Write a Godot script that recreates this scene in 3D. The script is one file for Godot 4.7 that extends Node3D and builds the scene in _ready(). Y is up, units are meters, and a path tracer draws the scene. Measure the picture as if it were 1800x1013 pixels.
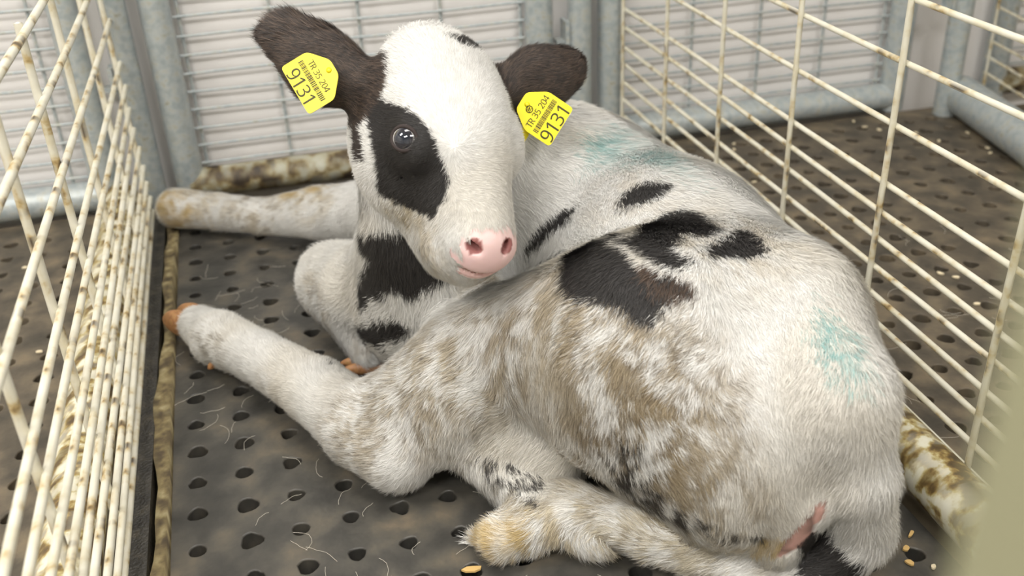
extends Node3D
# A calf lying in a wire-sided pen on perforated rubber mats.

const HEAD_O := Vector3(0.2155, 0.5364, -1.1749)
const HEAD_F := Vector3(-0.0042, -0.597, 0.8022)
const HEAD_S := Vector3(-0.8922, 0.3646, 0.2666)
const HEAD_U := Vector3(0.4517, 0.7146, 0.5342)
const CAM_X := Vector3(0.9696, -0.0397, 0.2414)
const CAM_Y := Vector3(0.1507, 0.8742, -0.4616)
const CAM_Z := Vector3(-0.1927, 0.484, 0.8536)
# shape of the calf: kind, group, a, b (or radii), radius at a, at b, blend, squash axis, squash, hair direction, hair length
var PRIMS := [
	[0, 0, Vector3(0.4428, 0.19, -0.7953), Vector3(0.4722, 0.2, -0.9252), 0.1, 0.142, 0.05, Vector3(0, 0, 0), 1, Vector3(-0.1912, -0.4994, 0.845), 0.016],  # trunk
	[0, 0, Vector3(0.4722, 0.2, -0.9252), Vector3(0.4586, 0.2, -1.1001), 0.142, 0.155, 0.03, Vector3(0, 0, 0), 1, Vector3(0.069, -0.4472, 0.8918), 0.016],  # trunk
	[0, 0, Vector3(0.4586, 0.2, -1.1001), Vector3(0.4015, 0.2, -1.3268), 0.155, 0.155, 0.03, Vector3(0, 0, 0), 1, Vector3(0.2185, -0.4472, 0.8673), 0.016],  # trunk
	[0, 0, Vector3(0.4015, 0.2, -1.3268), Vector3(0.3264, 0.25, -1.3565), 0.155, 0.115, 0.03, Vector3(0, 0, 0), 1, Vector3(0.5934, -0.77, 0.2345), 0.016],  # trunk
	[0, 0, Vector3(0.3506, 0.27, -1.299), Vector3(0.2392, 0.361, -1.2463), 0.115, 0.085, 0.06, Vector3(0, 0, 0), 1, Vector3(0.5687, -0.7774, -0.2689), 0.017],  # neck
	[0, 0, Vector3(0.3526, 0.25, -0.9054), Vector3(0.2383, 0.155, -1.0566), 0.115, 0.086, 0.06, Vector3(0, 0, 0), 1, Vector3(-0.5077, -0.6092, 0.6092), 0.019],  # thigh
	[0, 0, Vector3(0.3451, 0.19, -0.8813), Vector3(0.4172, 0.135, -0.7958), 0.11, 0.092, 0.05, Vector3(0, 0, 0), 1, Vector3(-0.2617, -0.6281, 0.7328), 0.017],  # ham
	[0, 0, Vector3(0.4617, 0.15, -0.7041), Vector3(0.4403, 0.085, -0.7181), 0.026, 0.026, 0.02, Vector3(0, 0, 0), 1, Vector3(-0.3067, -0.9305, -0.2001), 0.004],  # perineum
	[0, 0, Vector3(0.2205, 0.14, -1.0475), Vector3(0.0912, 0.064, -1.0367), 0.08, 0.046, 0.05, Vector3(0, 0, 0), 1, Vector3(-0.7285, -0.6823, 0.0609), 0.018],  # shank
	[0, 0, Vector3(0.1591, 0.13, -1.0579), Vector3(0.0545, 0.068, -1.0891), 0.068, 0.046, 0.045, Vector3(0, 0, 0), 1, Vector3(-0.5962, -0.7828, -0.178), 0.019],  # gaskin
	[0, 0, Vector3(0.0691, 0.05, -1.0245), Vector3(0.0384, 0.06, -1.0871), 0.038, 0.05, 0.03, Vector3(0, 0, 0), 1, Vector3(-0.4394, 0.0424, -0.8973), 0.015],  # cannon
	[0, 0, Vector3(0.0384, 0.06, -1.0871), Vector3(-0.0132, 0.057, -1.1916), 0.05, 0.043, 0.008, Vector3(0, 0, 0), 1, Vector3(-0.4394, -0.1248, -0.8896), 0.015],  # cannon
	[0, 0, Vector3(-0.0132, 0.057, -1.1916), Vector3(-0.0885, 0.049, -1.3193), 0.043, 0.036, 0.008, Vector3(0, 0, 0), 1, Vector3(-0.5024, -0.1523, -0.8511), 0.015],  # cannon
	[0, 0, Vector3(-0.0885, 0.049, -1.3193), Vector3(-0.149, 0.046, -1.3988), 0.036, 0.039, 0.008, Vector3(0, 0, 0), 1, Vector3(-0.5999, -0.129, -0.7896), 0.015],  # cannon
	[0, 0, Vector3(-0.149, 0.046, -1.3988), Vector3(-0.185, 0.036, -1.4723), 0.039, 0.029, 0.008, Vector3(0, 0, 0), 1, Vector3(-0.4298, -0.2176, -0.8763), 0.015],  # cannon
	[0, 0, Vector3(0.1636, 0.13, -1.2506), Vector3(0.0949, 0.1, -1.3826), 0.085, 0.068, 0.05, Vector3(0, 0, 0), 1, Vector3(-0.4282, -0.3759, -0.8218), 0.02],  # fore
	[0, 0, Vector3(0.0949, 0.1, -1.3826), Vector3(0.0413, 0.074, -1.4854), 0.068, 0.06, 0.03, Vector3(0, 0, 0), 1, Vector3(-0.4249, -0.3945, -0.8148), 0.02],  # fore
	[0, 0, Vector3(0.1748, 0.2, -1.2367), Vector3(0.1646, 0.1, -1.2696), 0.1, 0.075, 0.05, Vector3(0, 0, 0), 1, Vector3(-0.0746, -0.9673, -0.2422), 0.021],  # upperarm
	[0, 0, Vector3(0.036, 0.06, -1.4672), Vector3(0.069, 0.035, -1.3005), 0.04, 0.026, 0.03, Vector3(0, 0, 0), 1, Vector3(0.1921, -0.1455, 0.9705), 0.012],  # forecannon
	[0, 0, Vector3(0.3579, 0.2, -1.331), Vector3(0.1631, 0.19, -1.3168), 0.13, 0.085, 0.06, Vector3(0, 0, 0), 1, Vector3(-0.5399, -0.8408, 0.0394), 0.021],  # brisket
	[0, 0, Vector3(0.2218, 0.09, -1.5984), Vector3(0.1163, 0.066, -1.7525), 0.07, 0.058, 0.04, Vector3(0, 0, 0), 1, Vector3(-0.5605, -0.1275, -0.8183), 0.014],  # rfore
	[0, 0, Vector3(0.1163, 0.066, -1.7525), Vector3(0.0334, 0.058, -1.7965), 0.058, 0.05, 0.008, Vector3(0, 0, 0), 1, Vector3(-0.8804, -0.0849, -0.4666), 0.014],  # rfore
	[0, 0, Vector3(0.0334, 0.058, -1.7965), Vector3(-0.0687, 0.046, -1.8422), 0.05, 0.034, 0.008, Vector3(0, 0, 0), 1, Vector3(-0.9073, -0.1067, -0.4067), 0.014],  # rfore
	[0, 0, Vector3(-0.0687, 0.046, -1.8422), Vector3(-0.1499, 0.044, -1.8968), 0.034, 0.034, 0.008, Vector3(0, 0, 0), 1, Vector3(-0.8298, -0.0204, -0.5576), 0.014],  # rfore
	[0, 0, Vector3(-0.1499, 0.044, -1.8968), Vector3(-0.2342, 0.044, -1.9428), 0.034, 0.039, 0.008, Vector3(0, 0, 0), 1, Vector3(-0.8778, 0, -0.479), 0.014],  # rfore
	[0, 0, Vector3(0.2512, 0.07, -0.9619), Vector3(0.1788, 0.055, -0.9979), 0.055, 0.034, 0.03, Vector3(0, 0, 0), 1, Vector3(-0.8807, -0.1825, -0.4371), 0.017],  # rhind
	[0, 0, Vector3(0.1788, 0.055, -0.9979), Vector3(0.22, 0.042, -0.9167), 0.034, 0.036, 0.008, Vector3(0, 0, 0), 1, Vector3(0.448, -0.1415, 0.8827), 0.017],  # rhind
	[0, 0, Vector3(0.22, 0.042, -0.9167), Vector3(0.2756, 0.03, -0.8441), 0.036, 0.029, 0.008, Vector3(0, 0, 0), 1, Vector3(0.6024, -0.13, 0.7875), 0.017],  # rhind
	[0, 0, Vector3(0.5141, 0.27, -0.8577), Vector3(0.4986, 0.255, -0.7363), 0.07, 0.052, 0.06, Vector3(0, 0, 0), 1, Vector3(0.1048, -0.3145, 0.9435), 0.016],  # sacrum
	[0, 0, Vector3(0.4986, 0.255, -0.7363), Vector3(0.5101, 0.175, -0.7048), 0.048, 0.036, 0.018, Vector3(0, 0, 0), 1, Vector3(0.1331, -0.9221, 0.3634), 0.02],  # tail
	[0, 0, Vector3(0.5101, 0.175, -0.7048), Vector3(0.5273, 0.09, -0.7139), 0.036, 0.035, 0.008, Vector3(0, 0, 0), 1, Vector3(0.1973, -0.9748, -0.1042), 0.02],  # tail
	[0, 0, Vector3(0.5273, 0.09, -0.7139), Vector3(0.4889, 0.045, -0.7073), 0.035, 0.032, 0.008, Vector3(0, 0, 0), 1, Vector3(-0.6459, -0.7553, 0.1112), 0.02],  # tail
	[0, 0, Vector3(0.4889, 0.045, -0.7073), Vector3(0.427, 0.04, -0.7369), 0.032, 0.03, 0.008, Vector3(0, 0, 0), 1, Vector3(-0.8997, -0.0727, -0.4305), 0.02],  # tail
	[0, 0, Vector3(0.427, 0.04, -0.7369), Vector3(0.3349, 0.045, -0.8077), 0.03, 0.026, 0.008, Vector3(0, 0, 0), 1, Vector3(-0.792, 0.043, -0.609), 0.02],  # tail
	[0, 0, Vector3(0.3349, 0.045, -0.8077), Vector3(0.2598, 0.05, -0.871), 0.026, 0.026, 0.008, Vector3(0, 0, 0), 1, Vector3(-0.7634, 0.0509, -0.6439), 0.02],  # tail
	[0, 0, Vector3(0.2598, 0.05, -0.871), Vector3(0.2056, 0.038, -0.8766), 0.026, 0.032, 0.008, Vector3(0, 0, 0), 1, Vector3(-0.9714, -0.2151, -0.1006), 0.02],  # tail
	[0, 0, Vector3(0.2056, 0.038, -0.8766), Vector3(0.1722, 0.03, -0.8677), 0.032, 0.022, 0.008, Vector3(0, 0, 0), 1, Vector3(-0.9413, -0.225, 0.2517), 0.02],  # tail
	[0, 0, Vector3(0.1722, 0.03, -0.8677), Vector3(0.1507, 0.016, -0.8877), 0.022, 0.009, 0.008, Vector3(0, 0, 0), 1, Vector3(-0.6601, -0.4307, -0.6154), 0.02],  # tail
	[0, 0, Vector3(0.1507, 0.016, -0.8877), Vector3(0.1355, 0.01, -0.8958), 0.009, 0.003, 0.008, Vector3(0, 0, 0), 1, Vector3(-0.8318, -0.3286, -0.4474), 0.02],  # tail
	[0, 0, Vector3(0.1449, 0.3708, -1.243), Vector3(0.1542, 0.2717, -1.2212), 0.058, 0.075, 0.05, Vector3(0, 0, 0), 1, Vector3(0.0455, -0.9932, 0.1074), 0.02],  # throat
	[1, 1, Vector3(0.1818, 0.4579, -1.165), Vector3(0.098, 0.083, 0.072), 0, 0, 0.03, Vector3(), 1, Vector3(), 0.014],  # cran
	[1, 1, Vector3(0.1939, 0.4509, -1.1078), Vector3(0.065, 0.074, 0.038), 0, 0, 0.03, Vector3(), 1, Vector3(), 0.011],  # brow
	[0, 1, Vector3(0.1761, 0.4058, -1.0979), Vector3(0.1802, 0.3454, -1.0056), 0.062, 0.041, 0.04, Vector3(0, 0, 0), 1, Vector3(0, 0, 0), 0.009],  # muz
	[0, 1, Vector3(0.2015, 0.4553, -1.1107), Vector3(0.1991, 0.3659, -0.9966), 0.04, 0.027, 0.03, Vector3(0, 0, 0), 1, Vector3(0, 0, 0), 0.008],  # bridge
	[1, 1, Vector3(0.1909, 0.3465, -0.9899), Vector3(0.026, 0.041, 0.032), 0, 0, 0.012, Vector3(), 1, Vector3(), 0.004],  # nosepad
	[0, 1, Vector3(0.1296, 0.4007, -1.2016), Vector3(0.1568, 0.3208, -1.039), 0.052, 0.024, 0.04, Vector3(0, 0, 0), 1, Vector3(0, 0, 0), 0.013],  # jaw
	[1, 1, Vector3(0.1159, 0.4229, -1.1353), Vector3(0.085, 0.042, 0.055), 0, 0, 0.03, Vector3(), 1, Vector3(), 0.011],  # cheekL
	[1, 1, Vector3(0.2019, 0.3862, -1.1497), Vector3(0.075, 0.036, 0.05), 0, 0, 0.03, Vector3(), 1, Vector3(), 0.011],  # cheekR
	[1, 1, Vector3(0.1551, 0.3407, -1.0118), Vector3(0.032, 0.026, 0.022), 0, 0, 0.012, Vector3(), 1, Vector3(), 0.006],  # lipL
	[1, 1, Vector3(0.1926, 0.3254, -1.023), Vector3(0.032, 0.026, 0.022), 0, 0, 0.012, Vector3(), 1, Vector3(), 0.006],  # lipR
	[1, 1, Vector3(0.1362, 0.4527, -1.0632), Vector3(0.034, 0.02, 0.026), 0, 0, 0.02, Vector3(), 1, Vector3(), 0.005],  # socketL
	[1, 1, Vector3(0.245, 0.4142, -1.1037), Vector3(0.034, 0.02, 0.026), 0, 0, 0.02, Vector3(), 1, Vector3(), 0.005],  # socketR
	[1, 1, Vector3(0.172, 0.3236, -1.007), Vector3(0.027, 0.027, 0.022), 0, 0, 0.01, Vector3(), 1, Vector3(), 0.011],  # chin
	[0, 1, Vector3(0.1104, 0.482, -1.1579), Vector3(0.053, 0.5138, -1.182), 0.026, 0.038, 0.02, Vector3(-0.0431, 0.2733, 0.961), 0.45, Vector3(-0.8211, 0.4553, -0.3442), 0.011],  # earL
	[0, 1, Vector3(0.053, 0.5138, -1.182), Vector3(0.0199, 0.5433, -1.2013), 0.038, 0.03, 0.015, Vector3(-0.0431, 0.2733, 0.961), 0.4, Vector3(-0.6836, 0.6105, -0.4001), 0.011],  # earL
	[0, 1, Vector3(0.2713, 0.458, -1.1987), Vector3(0.3188, 0.4605, -1.2094), 0.026, 0.036, 0.02, Vector3(-0.2434, 0.2973, 0.9232), 0.45, Vector3(0.9741, 0.0507, -0.2205), 0.011],  # earR
	[0, 1, Vector3(0.3188, 0.4605, -1.2094), Vector3(0.3503, 0.4669, -1.2136), 0.036, 0.03, 0.015, Vector3(-0.2434, 0.2973, 0.9232), 0.4, Vector3(0.9718, 0.1975, -0.1289), 0.011],  # earR
	[2, 1, Vector3(0.1784, 0.3624, -0.966), Vector3(0.013, 0.0088, 0.004), 0, 0, 0.004, Vector3(), 1, Vector3(), 0.002],  # nostrilL
	[2, 1, Vector3(0.2124, 0.3548, -0.9714), Vector3(0.013, 0.0042, 0.0066), 0, 0, 0.004, Vector3(), 1, Vector3(), 0.002],  # nostrilR
	[2, 1, Vector3(0.1852, 0.325, -0.976), Vector3(0.022, 0.034, 0.0022), 0, 0, 0.003, Vector3(), 1, Vector3(), 0.002],  # mouth
]
# markings: kind, centre, axes, outline
var PATCHES := [
	[0, Vector3(0.1213, 0.4522, -1.084), Vector3(0.8868, 0, 0.4621), Vector3(0.2238, 0.8749, -0.4296), [-0.024, 0.0942, -0.0249, 0.0675, -0.0232, 0.0465, -0.0016, 0.0397, 0.0179, 0.0307, 0.037, 0.0144, 0.0539, -0.0122, 0.0667, -0.0423, 0.0672, -0.0646, 0.0546, -0.0821, 0.0296, -0.0761, 0.0118, -0.0691, -0.0037, -0.0648, -0.017, -0.0577, -0.0227, -0.0325, -0.0302, -0.0001, -0.0376, 0.0235, -0.0509, 0.036, -0.0546, 0.0611, -0.0485, 0.0878], 1],
	[5, Vector3(0.0556, 0.5217, -1.1716), Vector3(0.9444, 0, 0.3288), Vector3(0.1533, 0.8847, -0.4403), [0.0477, -0.0494, 0.0131, -0.05, -0.0095, -0.0326, -0.0478, -0.0007, -0.0649, 0.016, -0.0676, 0.0386, -0.0582, 0.0521, -0.035, 0.0488, 0.0043, 0.0328, 0.036, 0.0091, 0.0587, 0.003, 0.0634, -0.0202, 0.0598, -0.0475], 1],
	[5, Vector3(0.3086, 0.4663, -1.1765), Vector3(0.9873, 0, -0.1588), Vector3(-0.0604, 0.9247, -0.3758), [-0.0351, 0.0159, -0.0054, 0.0278, 0.0217, 0.0346, 0.0483, 0.0312, 0.062, 0.0147, 0.0552, -0.0092, 0.0389, -0.021, 0.0089, -0.0126, -0.0174, -0.0185, -0.0528, -0.0328, -0.0652, -0.0257, -0.0589, -0.0043], 1],
	[0, Vector3(0.0976, 0.2462, -1.1731), Vector3(0.7823, 0, 0.6229), Vector3(0.1829, 0.9559, -0.2297), [-0.0502, 0.0434, -0.0139, 0.052, 0.0221, 0.0564, 0.1265, 0.0679, 0.1489, 0.0567, 0.064, -0.0082, 0.0481, -0.0218, 0.0243, -0.0279, 0.014, -0.0216, -0.0471, -0.0684, -0.105, -0.0849, -0.1292, -0.0568, -0.0475, -0.0211, -0.0178, 0.0118, -0.0373, 0.0226], 0],
	[0, Vector3(0.0902, 0.1318, -1.2082), Vector3(0.8142, 0, 0.5805), Vector3(0.0963, 0.9862, -0.135), [-0.0663, -0.0228, 0.0183, 0.0386, 0.0577, 0.0431, 0.0473, 0.0151, 0.0057, -0.0167, -0.0627, -0.0574], 0],
	[0, Vector3(0.4089, 0.3497, -1.0671), Vector3(0.8023, 0, 0.5969), Vector3(0.4791, 0.5965, -0.644), [-0.0313, -0.026, -0.0213, 0.0072, -0.0058, 0.0217, 0.0142, 0.0207, 0.0278, 0.0129, 0.0149, -0.0138, 0.0014, -0.0227], 0],
	[0, Vector3(0.3879, 0.3523, -0.9377), Vector3(0.9059, 0, 0.4234), Vector3(0.3824, 0.4291, -0.8183), [-0.0767, 0.0384, -0.0651, 0.0438, -0.033, -0.0281, -0.0256, 0.0394, -0.0074, 0.0696, 0.016, 0.0737, 0.04, 0.0534, 0.059, 0.0186, 0.0415, 0.0002, 0.0197, -0.0035, 0.0131, -0.0322, 0.027, -0.0418, 0.0376, -0.0422, 0.0175, -0.0614, 0.0015, -0.0579, -0.0207, -0.0441, -0.0442, -0.026], 0],
	[0, Vector3(0.45, 0.3533, -0.8943), Vector3(0.9501, 0, 0.3119), Vector3(0.2761, 0.4649, -0.8412), [-0.0395, -0.0075, -0.0181, 0.0124, 0.0072, 0.0357, 0.0246, 0.0228, 0.032, -0.0003, 0.0275, -0.0138, 0.0085, -0.0177, -0.0126, -0.013, -0.0296, -0.0186], 0],
	[0, Vector3(0.3163, 0.3335, -0.8907), Vector3(0.8278, 0, 0.561), Vector3(0.4331, 0.6355, -0.6391), [-0.0845, 0.0449, -0.088, 0.0837, -0.0477, 0.0774, 0.0007, 0.0387, 0.0239, 0.0215, 0.0301, 0.0021, 0.044, -0.0134, 0.0571, -0.0217, 0.0584, -0.0354, 0.048, -0.0474, 0.0295, -0.0445, 0.0114, -0.0334, -0.0061, -0.0292, -0.0258, -0.0323, -0.0511, -0.011], 0],
	[1, Vector3(0.3529, 0.348, -0.8497), Vector3(0.9712, 0, 0.2381), Vector3(0.1783, 0.6628, -0.7273), [-0.0239, 0.0297, -0.0006, 0.0152, 0.0196, 0.0063, 0.031, -0.0111, 0.0117, -0.0175, -0.0019, -0.0232, -0.0136, -0.0089, -0.0222, 0.0096], 0],
	[0, Vector3(0.3051, 0.278, -1.1462), Vector3(0.7409, 0, 0.6716), Vector3(0.3057, 0.8904, -0.3373), [-0.0348, -0.0261, -0.0238, -0.0074, -0.0001, 0.0199, 0.0371, 0.0423, 0.0369, 0.0253, 0.0179, 0.0026, -0.0047, -0.021, -0.0284, -0.0357], 0],
	[0, Vector3(0.2933, 0.2535, -1.1052), Vector3(0.418, 0, 0.9085), Vector3(0.6351, 0.715, -0.2922), [-0.0521, -0.0236, 0.0003, 0.0055, 0.0393, 0.0268, 0.0281, 0.0038, -0.0157, -0.0125], 0],
	[2, Vector3(0.4327, 0.358, -1.1593), Vector3(0.9848, 0, 0.1735), Vector3(0.1484, 0.5181, -0.8424), [-0.0834, 0.0157, -0.0552, 0.0571, -0.0178, 0.0918, 0.0159, 0.0924, 0.0438, 0.0362, 0.0534, -0.0521, 0.0582, -0.091, 0.0401, -0.0778, 0.0157, -0.0442, -0.0143, -0.0174, -0.0565, -0.0106], 0],
	[2, Vector3(0.4921, 0.3111, -0.7434), Vector3(0.9075, 0, 0.42), Vector3(0.3316, 0.6135, -0.7167), [-0.0267, 0.0525, -0.0089, 0.0436, 0.0071, 0.0093, 0.0207, -0.0273, 0.0205, -0.0431, 0.0035, -0.0353, -0.0161, 0.0003], 0],
	[4, Vector3(0.2994, 0.1663, -0.7808), Vector3(0.8027, 0, 0.5964), Vector3(0.1095, 0.983, -0.1474), [-0.0332, 0.0135, -0.0156, 0.0444, 0.0083, 0.0465, 0.0215, 0.0299, 0.0103, -0.0024, 0.042, -0.0216, 0.0188, -0.062, -0.019, -0.0356, -0.0332, -0.0128], 0],
	[4, Vector3(0.3886, 0.1261, -0.7052), Vector3(0.9115, 0, 0.4114), Vector3(0.0603, 0.9892, -0.1335), [-0.0231, 0.0054, -0.0034, 0.007, 0.0222, 0.0061, 0.0178, -0.008, -0.0135, -0.0106], 0],
	[4, Vector3(0.3432, 0.1292, -0.7392), Vector3(0.7911, 0, 0.6117), Vector3(0.0868, 0.9899, -0.1122), [-0.0375, 0.0067, 0.0253, 0.0149, 0.0317, -0.0035, -0.0195, -0.0181], 0],
	[0, Vector3(0.484, 0.0902, -0.684), Vector3(0.9455, 0, 0.3255), Vector3(0.0886, 0.9622, -0.2574), [-0.0385, 0.0148, -0.0212, 0.0378, 0.009, 0.0115, 0.0388, -0.0037, 0.0356, -0.0304, -0.0237, -0.03], 0],
	[4, Vector3(0.1894, 0.0742, -0.9271), Vector3(0.8706, 0, 0.492), Vector3(0.3425, 0.7179, -0.6061), [-0.058, 0.0189, -0.0327, 0.0255, 0.0069, 0.013, 0.0422, 0.0003, 0.0544, -0.0292, 0.0158, -0.0239, -0.0285, -0.0047], 0],
	[3, Vector3(0.447, 0.1345, -0.6879), Vector3(0.9313, 0, 0.3642), Vector3(0.1022, 0.9599, -0.2612), [0.0163, 0.0498, 0.0256, 0.0311, 0.0151, -0.0023, -0.0062, -0.0405, -0.0287, -0.0433, -0.0204, -0.0151, -0.0018, 0.0203], 0],
	[6, Vector3(0.1782, 0.0362, -0.8641), Vector3(0.8776, 0, 0.4794), Vector3(0.231, 0.8762, -0.4229), [-0.0466, -0.0132, -0.016, 0.0179, 0.0216, 0.0369, 0.0433, 0.0205, 0.0313, -0.0126, -0.0045, -0.0262, -0.0291, -0.0234], 0],
	[6, Vector3(-0.234, 0.0535, -1.921), Vector3(0.8945, 0, 0.4471), Vector3(0.1991, 0.8953, -0.3984), [-0.0329, 0.0011, -0.0273, 0.0297, 0.0119, 0.0382, 0.0503, -0.0001, 0.0188, -0.0369, -0.0209, -0.0321], 0],
	[6, Vector3(0.0174, 0.1035, -1.7998), Vector3(0.9216, 0, 0.3881), Vector3(0.3471, 0.4475, -0.8242), [-0.0503, 0.0075, -0.007, 0.0122, 0.0709, 0.0041, 0.0291, -0.0109, -0.0427, -0.0128], 0],
	[6, Vector3(0.4118, 0.1068, -0.7021), Vector3(0.8847, 0, 0.4662), Vector3(0.0578, 0.9923, -0.1097), [-0.0077, 0.0152, 0.0172, 0.0206, 0.0245, 0.0015, -0.0052, -0.0216, -0.0288, -0.0158], 0],
	[0, Vector3(0.2241, 0.5218, -1.1754), Vector3(0.8477, 0, -0.5305), Vector3(-0.3946, 0.6685, -0.6305), [-0.0307, 0.0132, 0.0123, 0.0138, 0.0197, 0.0004, 0.0181, -0.008, 0.0032, -0.015, -0.0226, -0.0045], 1],
	[5, Vector3(0.0808, 0.4404, -1.121), Vector3(0.7206, 0, 0.6933), Vector3(0.2568, 0.9289, -0.2669), [-0.0202, 0.0192, 0.0012, 0.0216, 0.0185, -0.0191, 0.0004, -0.0217], 1],
]
# stains in the coat: centre, radius, strength, colour
var DIRT := [
	[Vector3(0.2109, 0.2447, -0.9466), 0.13, 0.75, Color(0.5407, 0.4487, 0.3107)],
	[Vector3(0.2453, 0.247, -0.8377), 0.15, 0.9, Color(0.392, 0.3092, 0.1988)],
	[Vector3(0.2977, 0.296, -0.8104), 0.12, 0.8, Color(0.4517, 0.3689, 0.2493)],
	[Vector3(0.2798, 0.1849, -0.7903), 0.13, 1, Color(0.2939, 0.2295, 0.1467)],
	[Vector3(0.3268, 0.1764, -0.7488), 0.11, 1, Color(0.3528, 0.2792, 0.178)],
	[Vector3(0.332, 0.247, -0.7688), 0.1, 0.8, Color(0.4117, 0.3289, 0.2093)],
	[Vector3(0.257, 0.3077, -0.8737), 0.12, 0.7, Color(0.4915, 0.4087, 0.2799)],
	[Vector3(0.3585, 0.149, -0.718), 0.08, 0.9, Color(0.3909, 0.2989, 0.1701)],
	[Vector3(0.172, 0.0563, -0.9353), 0.08, 0.8, Color(0.3549, 0.3089, 0.2261)],
	[Vector3(0.0199, 0.0788, -1.0322), 0.08, 0.7, Color(0.4125, 0.3389, 0.2285)],
	[Vector3(0.0822, 0.139, -1.0265), 0.1, 0.8, Color(0.4915, 0.4087, 0.2799)],
	[Vector3(0.1509, 0.1862, -0.9967), 0.12, 0.7, Color(0.4715, 0.3887, 0.2599)],
	[Vector3(-0.1611, 0.061, -1.3556), 0.06, 0.6, Color(0.3341, 0.2789, 0.1869)],
	[Vector3(-0.075, 0.0542, -1.215), 0.05, 0.4, Color(0.4325, 0.3589, 0.2485)],
	[Vector3(-0.1167, 0.0737, -1.4063), 0.03, 0.1, Color(0.4925, 0.4189, 0.3085)],
	[Vector3(0.0053, 0.0724, -1.4061), 0.07, 0.8, Color(0.5104, 0.4184, 0.2712)],
	[Vector3(0.0683, 0.0549, -1.2766), 0.05, 0.5, Color(0.4909, 0.3989, 0.2701)],
	[Vector3(-0.2119, 0.0599, -1.8928), 0.1, 0.7, Color(0.6061, 0.4773, 0.2565)],
	[Vector3(-0.0813, 0.0719, -1.8203), 0.09, 0.7, Color(0.4504, 0.3584, 0.2112)],
	[Vector3(0.0281, 0.1081, -1.7802), 0.07, 0.8, Color(0.5372, 0.4176, 0.2152)],
	[Vector3(0.3022, 0.066, -0.8128), 0.1, 0.7, Color(0.5693, 0.4773, 0.2933)],
	[Vector3(0.3769, 0.0626, -0.7479), 0.1, 0.6, Color(0.5893, 0.4973, 0.3133)],
	[Vector3(0.2466, 0.0653, -0.8497), 0.07, 0.6, Color(0.6077, 0.4973, 0.2949)],
	[Vector3(0.1789, 0.0478, -0.8505), 0.07, 0.8, Color(0.6048, 0.4668, 0.2184)],
	[Vector3(0.4574, 0.3527, -0.8949), 0.09, 0.5, Color(0.6104, 0.5184, 0.3712)],
	[Vector3(0.4122, 0.3571, -0.9458), 0.1, 0.4, Color(0.6304, 0.5384, 0.3912)],
	[Vector3(0.3923, 0.3468, -1.0778), 0.08, 0.35, Color(0.6109, 0.5189, 0.3901)],
	[Vector3(0.133, 0.2008, -1.0449), 0.07, 0.4, Color(0.5409, 0.4581, 0.3109)],
	[Vector3(0.1182, 0.3761, -1.0511), 0.04, 0.8, Color(0.5685, 0.4673, 0.2741)],
	[Vector3(0.2099, 0.2224, -1.1305), 0.04, 0.8, Color(0.4899, 0.3979, 0.2323)],
	[Vector3(0.127, 0.3456, -1.0205), 0.05, 0.6, Color(0.6083, 0.4979, 0.3139)],
	[Vector3(0.2448, 0.2984, -0.9196), 0.08, 0.8, Color(0.5104, 0.4184, 0.2712)],
]
var BLOTS := [[Vector3(0.2587, 0.3795, -1.1232), Vector3(.055, .030, .045)], [Vector3(0.222, 0.5023, -1.2377), Vector3(.016, .040, .03)]]
var EARS := [[Vector3(0.096, 0.4899, -1.1639), Vector3(0.0199, 0.5433, -1.2013), 0.052], [Vector3(0.2855, 0.4587, -1.2019), Vector3(0.3503, 0.4669, -1.2136), 0.052]]
var NOSTRILS := [Vector3(0.1784, 0.3624, -0.966), Vector3(0.2124, 0.3548, -0.9714)]
const NOSE_C := Vector3(0.268, 0.002, -0.048)
const NOSE_R := Vector3(0.032, 0.0415, 0.043)
const WHORL := Vector3(0.1498, 0.0398, -0.0005)
var EYES := [[Vector3(0.1282, 0.4582, -1.0567), Vector3(-0.4727, 0.4442, 0.7611), 0.0178, Vector3(0.9061, -0.3504, 0.2369), 0.015, 0.0132], [Vector3(0.2514, 0.4015, -1.1081), Vector3(0.9987, -0.0429, -0.0267), 0.0155, Vector3(-0.0042, -0.597, 0.8022), 0.0128, 0.0112]]
var HOOVES := [[Vector3(-0.2189, 0.0334, -1.4954), Vector3(-0.6258, -0.1543, -0.7646), Vector3(0, 1, 0), 0.04, 0.018, 0.028], [Vector3(-0.1972, 0.0334, -1.5131), Vector3(-0.6258, -0.1543, -0.7646), Vector3(0, 1, 0), 0.04, 0.018, 0.028], [Vector3(0.061, 0.026, -1.283), Vector3(-0.9786, -0.1023, -0.1787), Vector3(0, 1, 0), 0.042, 0.012, 0.014], [Vector3(0.0649, 0.026, -1.3047), Vector3(-0.9786, -0.1023, -0.1787), Vector3(0, 1, 0), 0.042, 0.012, 0.014], [Vector3(-0.1628, 0.028, -1.36), Vector3(-0.7751, -0.63, 0.0478), Vector3(0, 1, 0), 0.012, 0.008, 0.008]]
var TAGS := [
	[Vector3(0.0148, 0.501, -1.1424), Vector3(0.357, -0.7461, 0.5621), Vector3(0.9174, 0.3972, 0.025), [0.0635, 0.035, 0.018, 0], "yellow plastic ear tag reading 9131 in the big raised ear, away from the neck"],
	[Vector3(0.3312, 0.4161, -1.1464), Vector3(0.6456, 0.7106, -0.2796), Vector3(-0.7337, 0.6043, -0.3106), [0.0562, 0.0385, 0.022, 1], "yellow plastic ear tag reading 9131 hanging before the calf's white neck"],
]
const TAG_BACK := Vector3(0.283, 0.4038, -1.1659)
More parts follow.
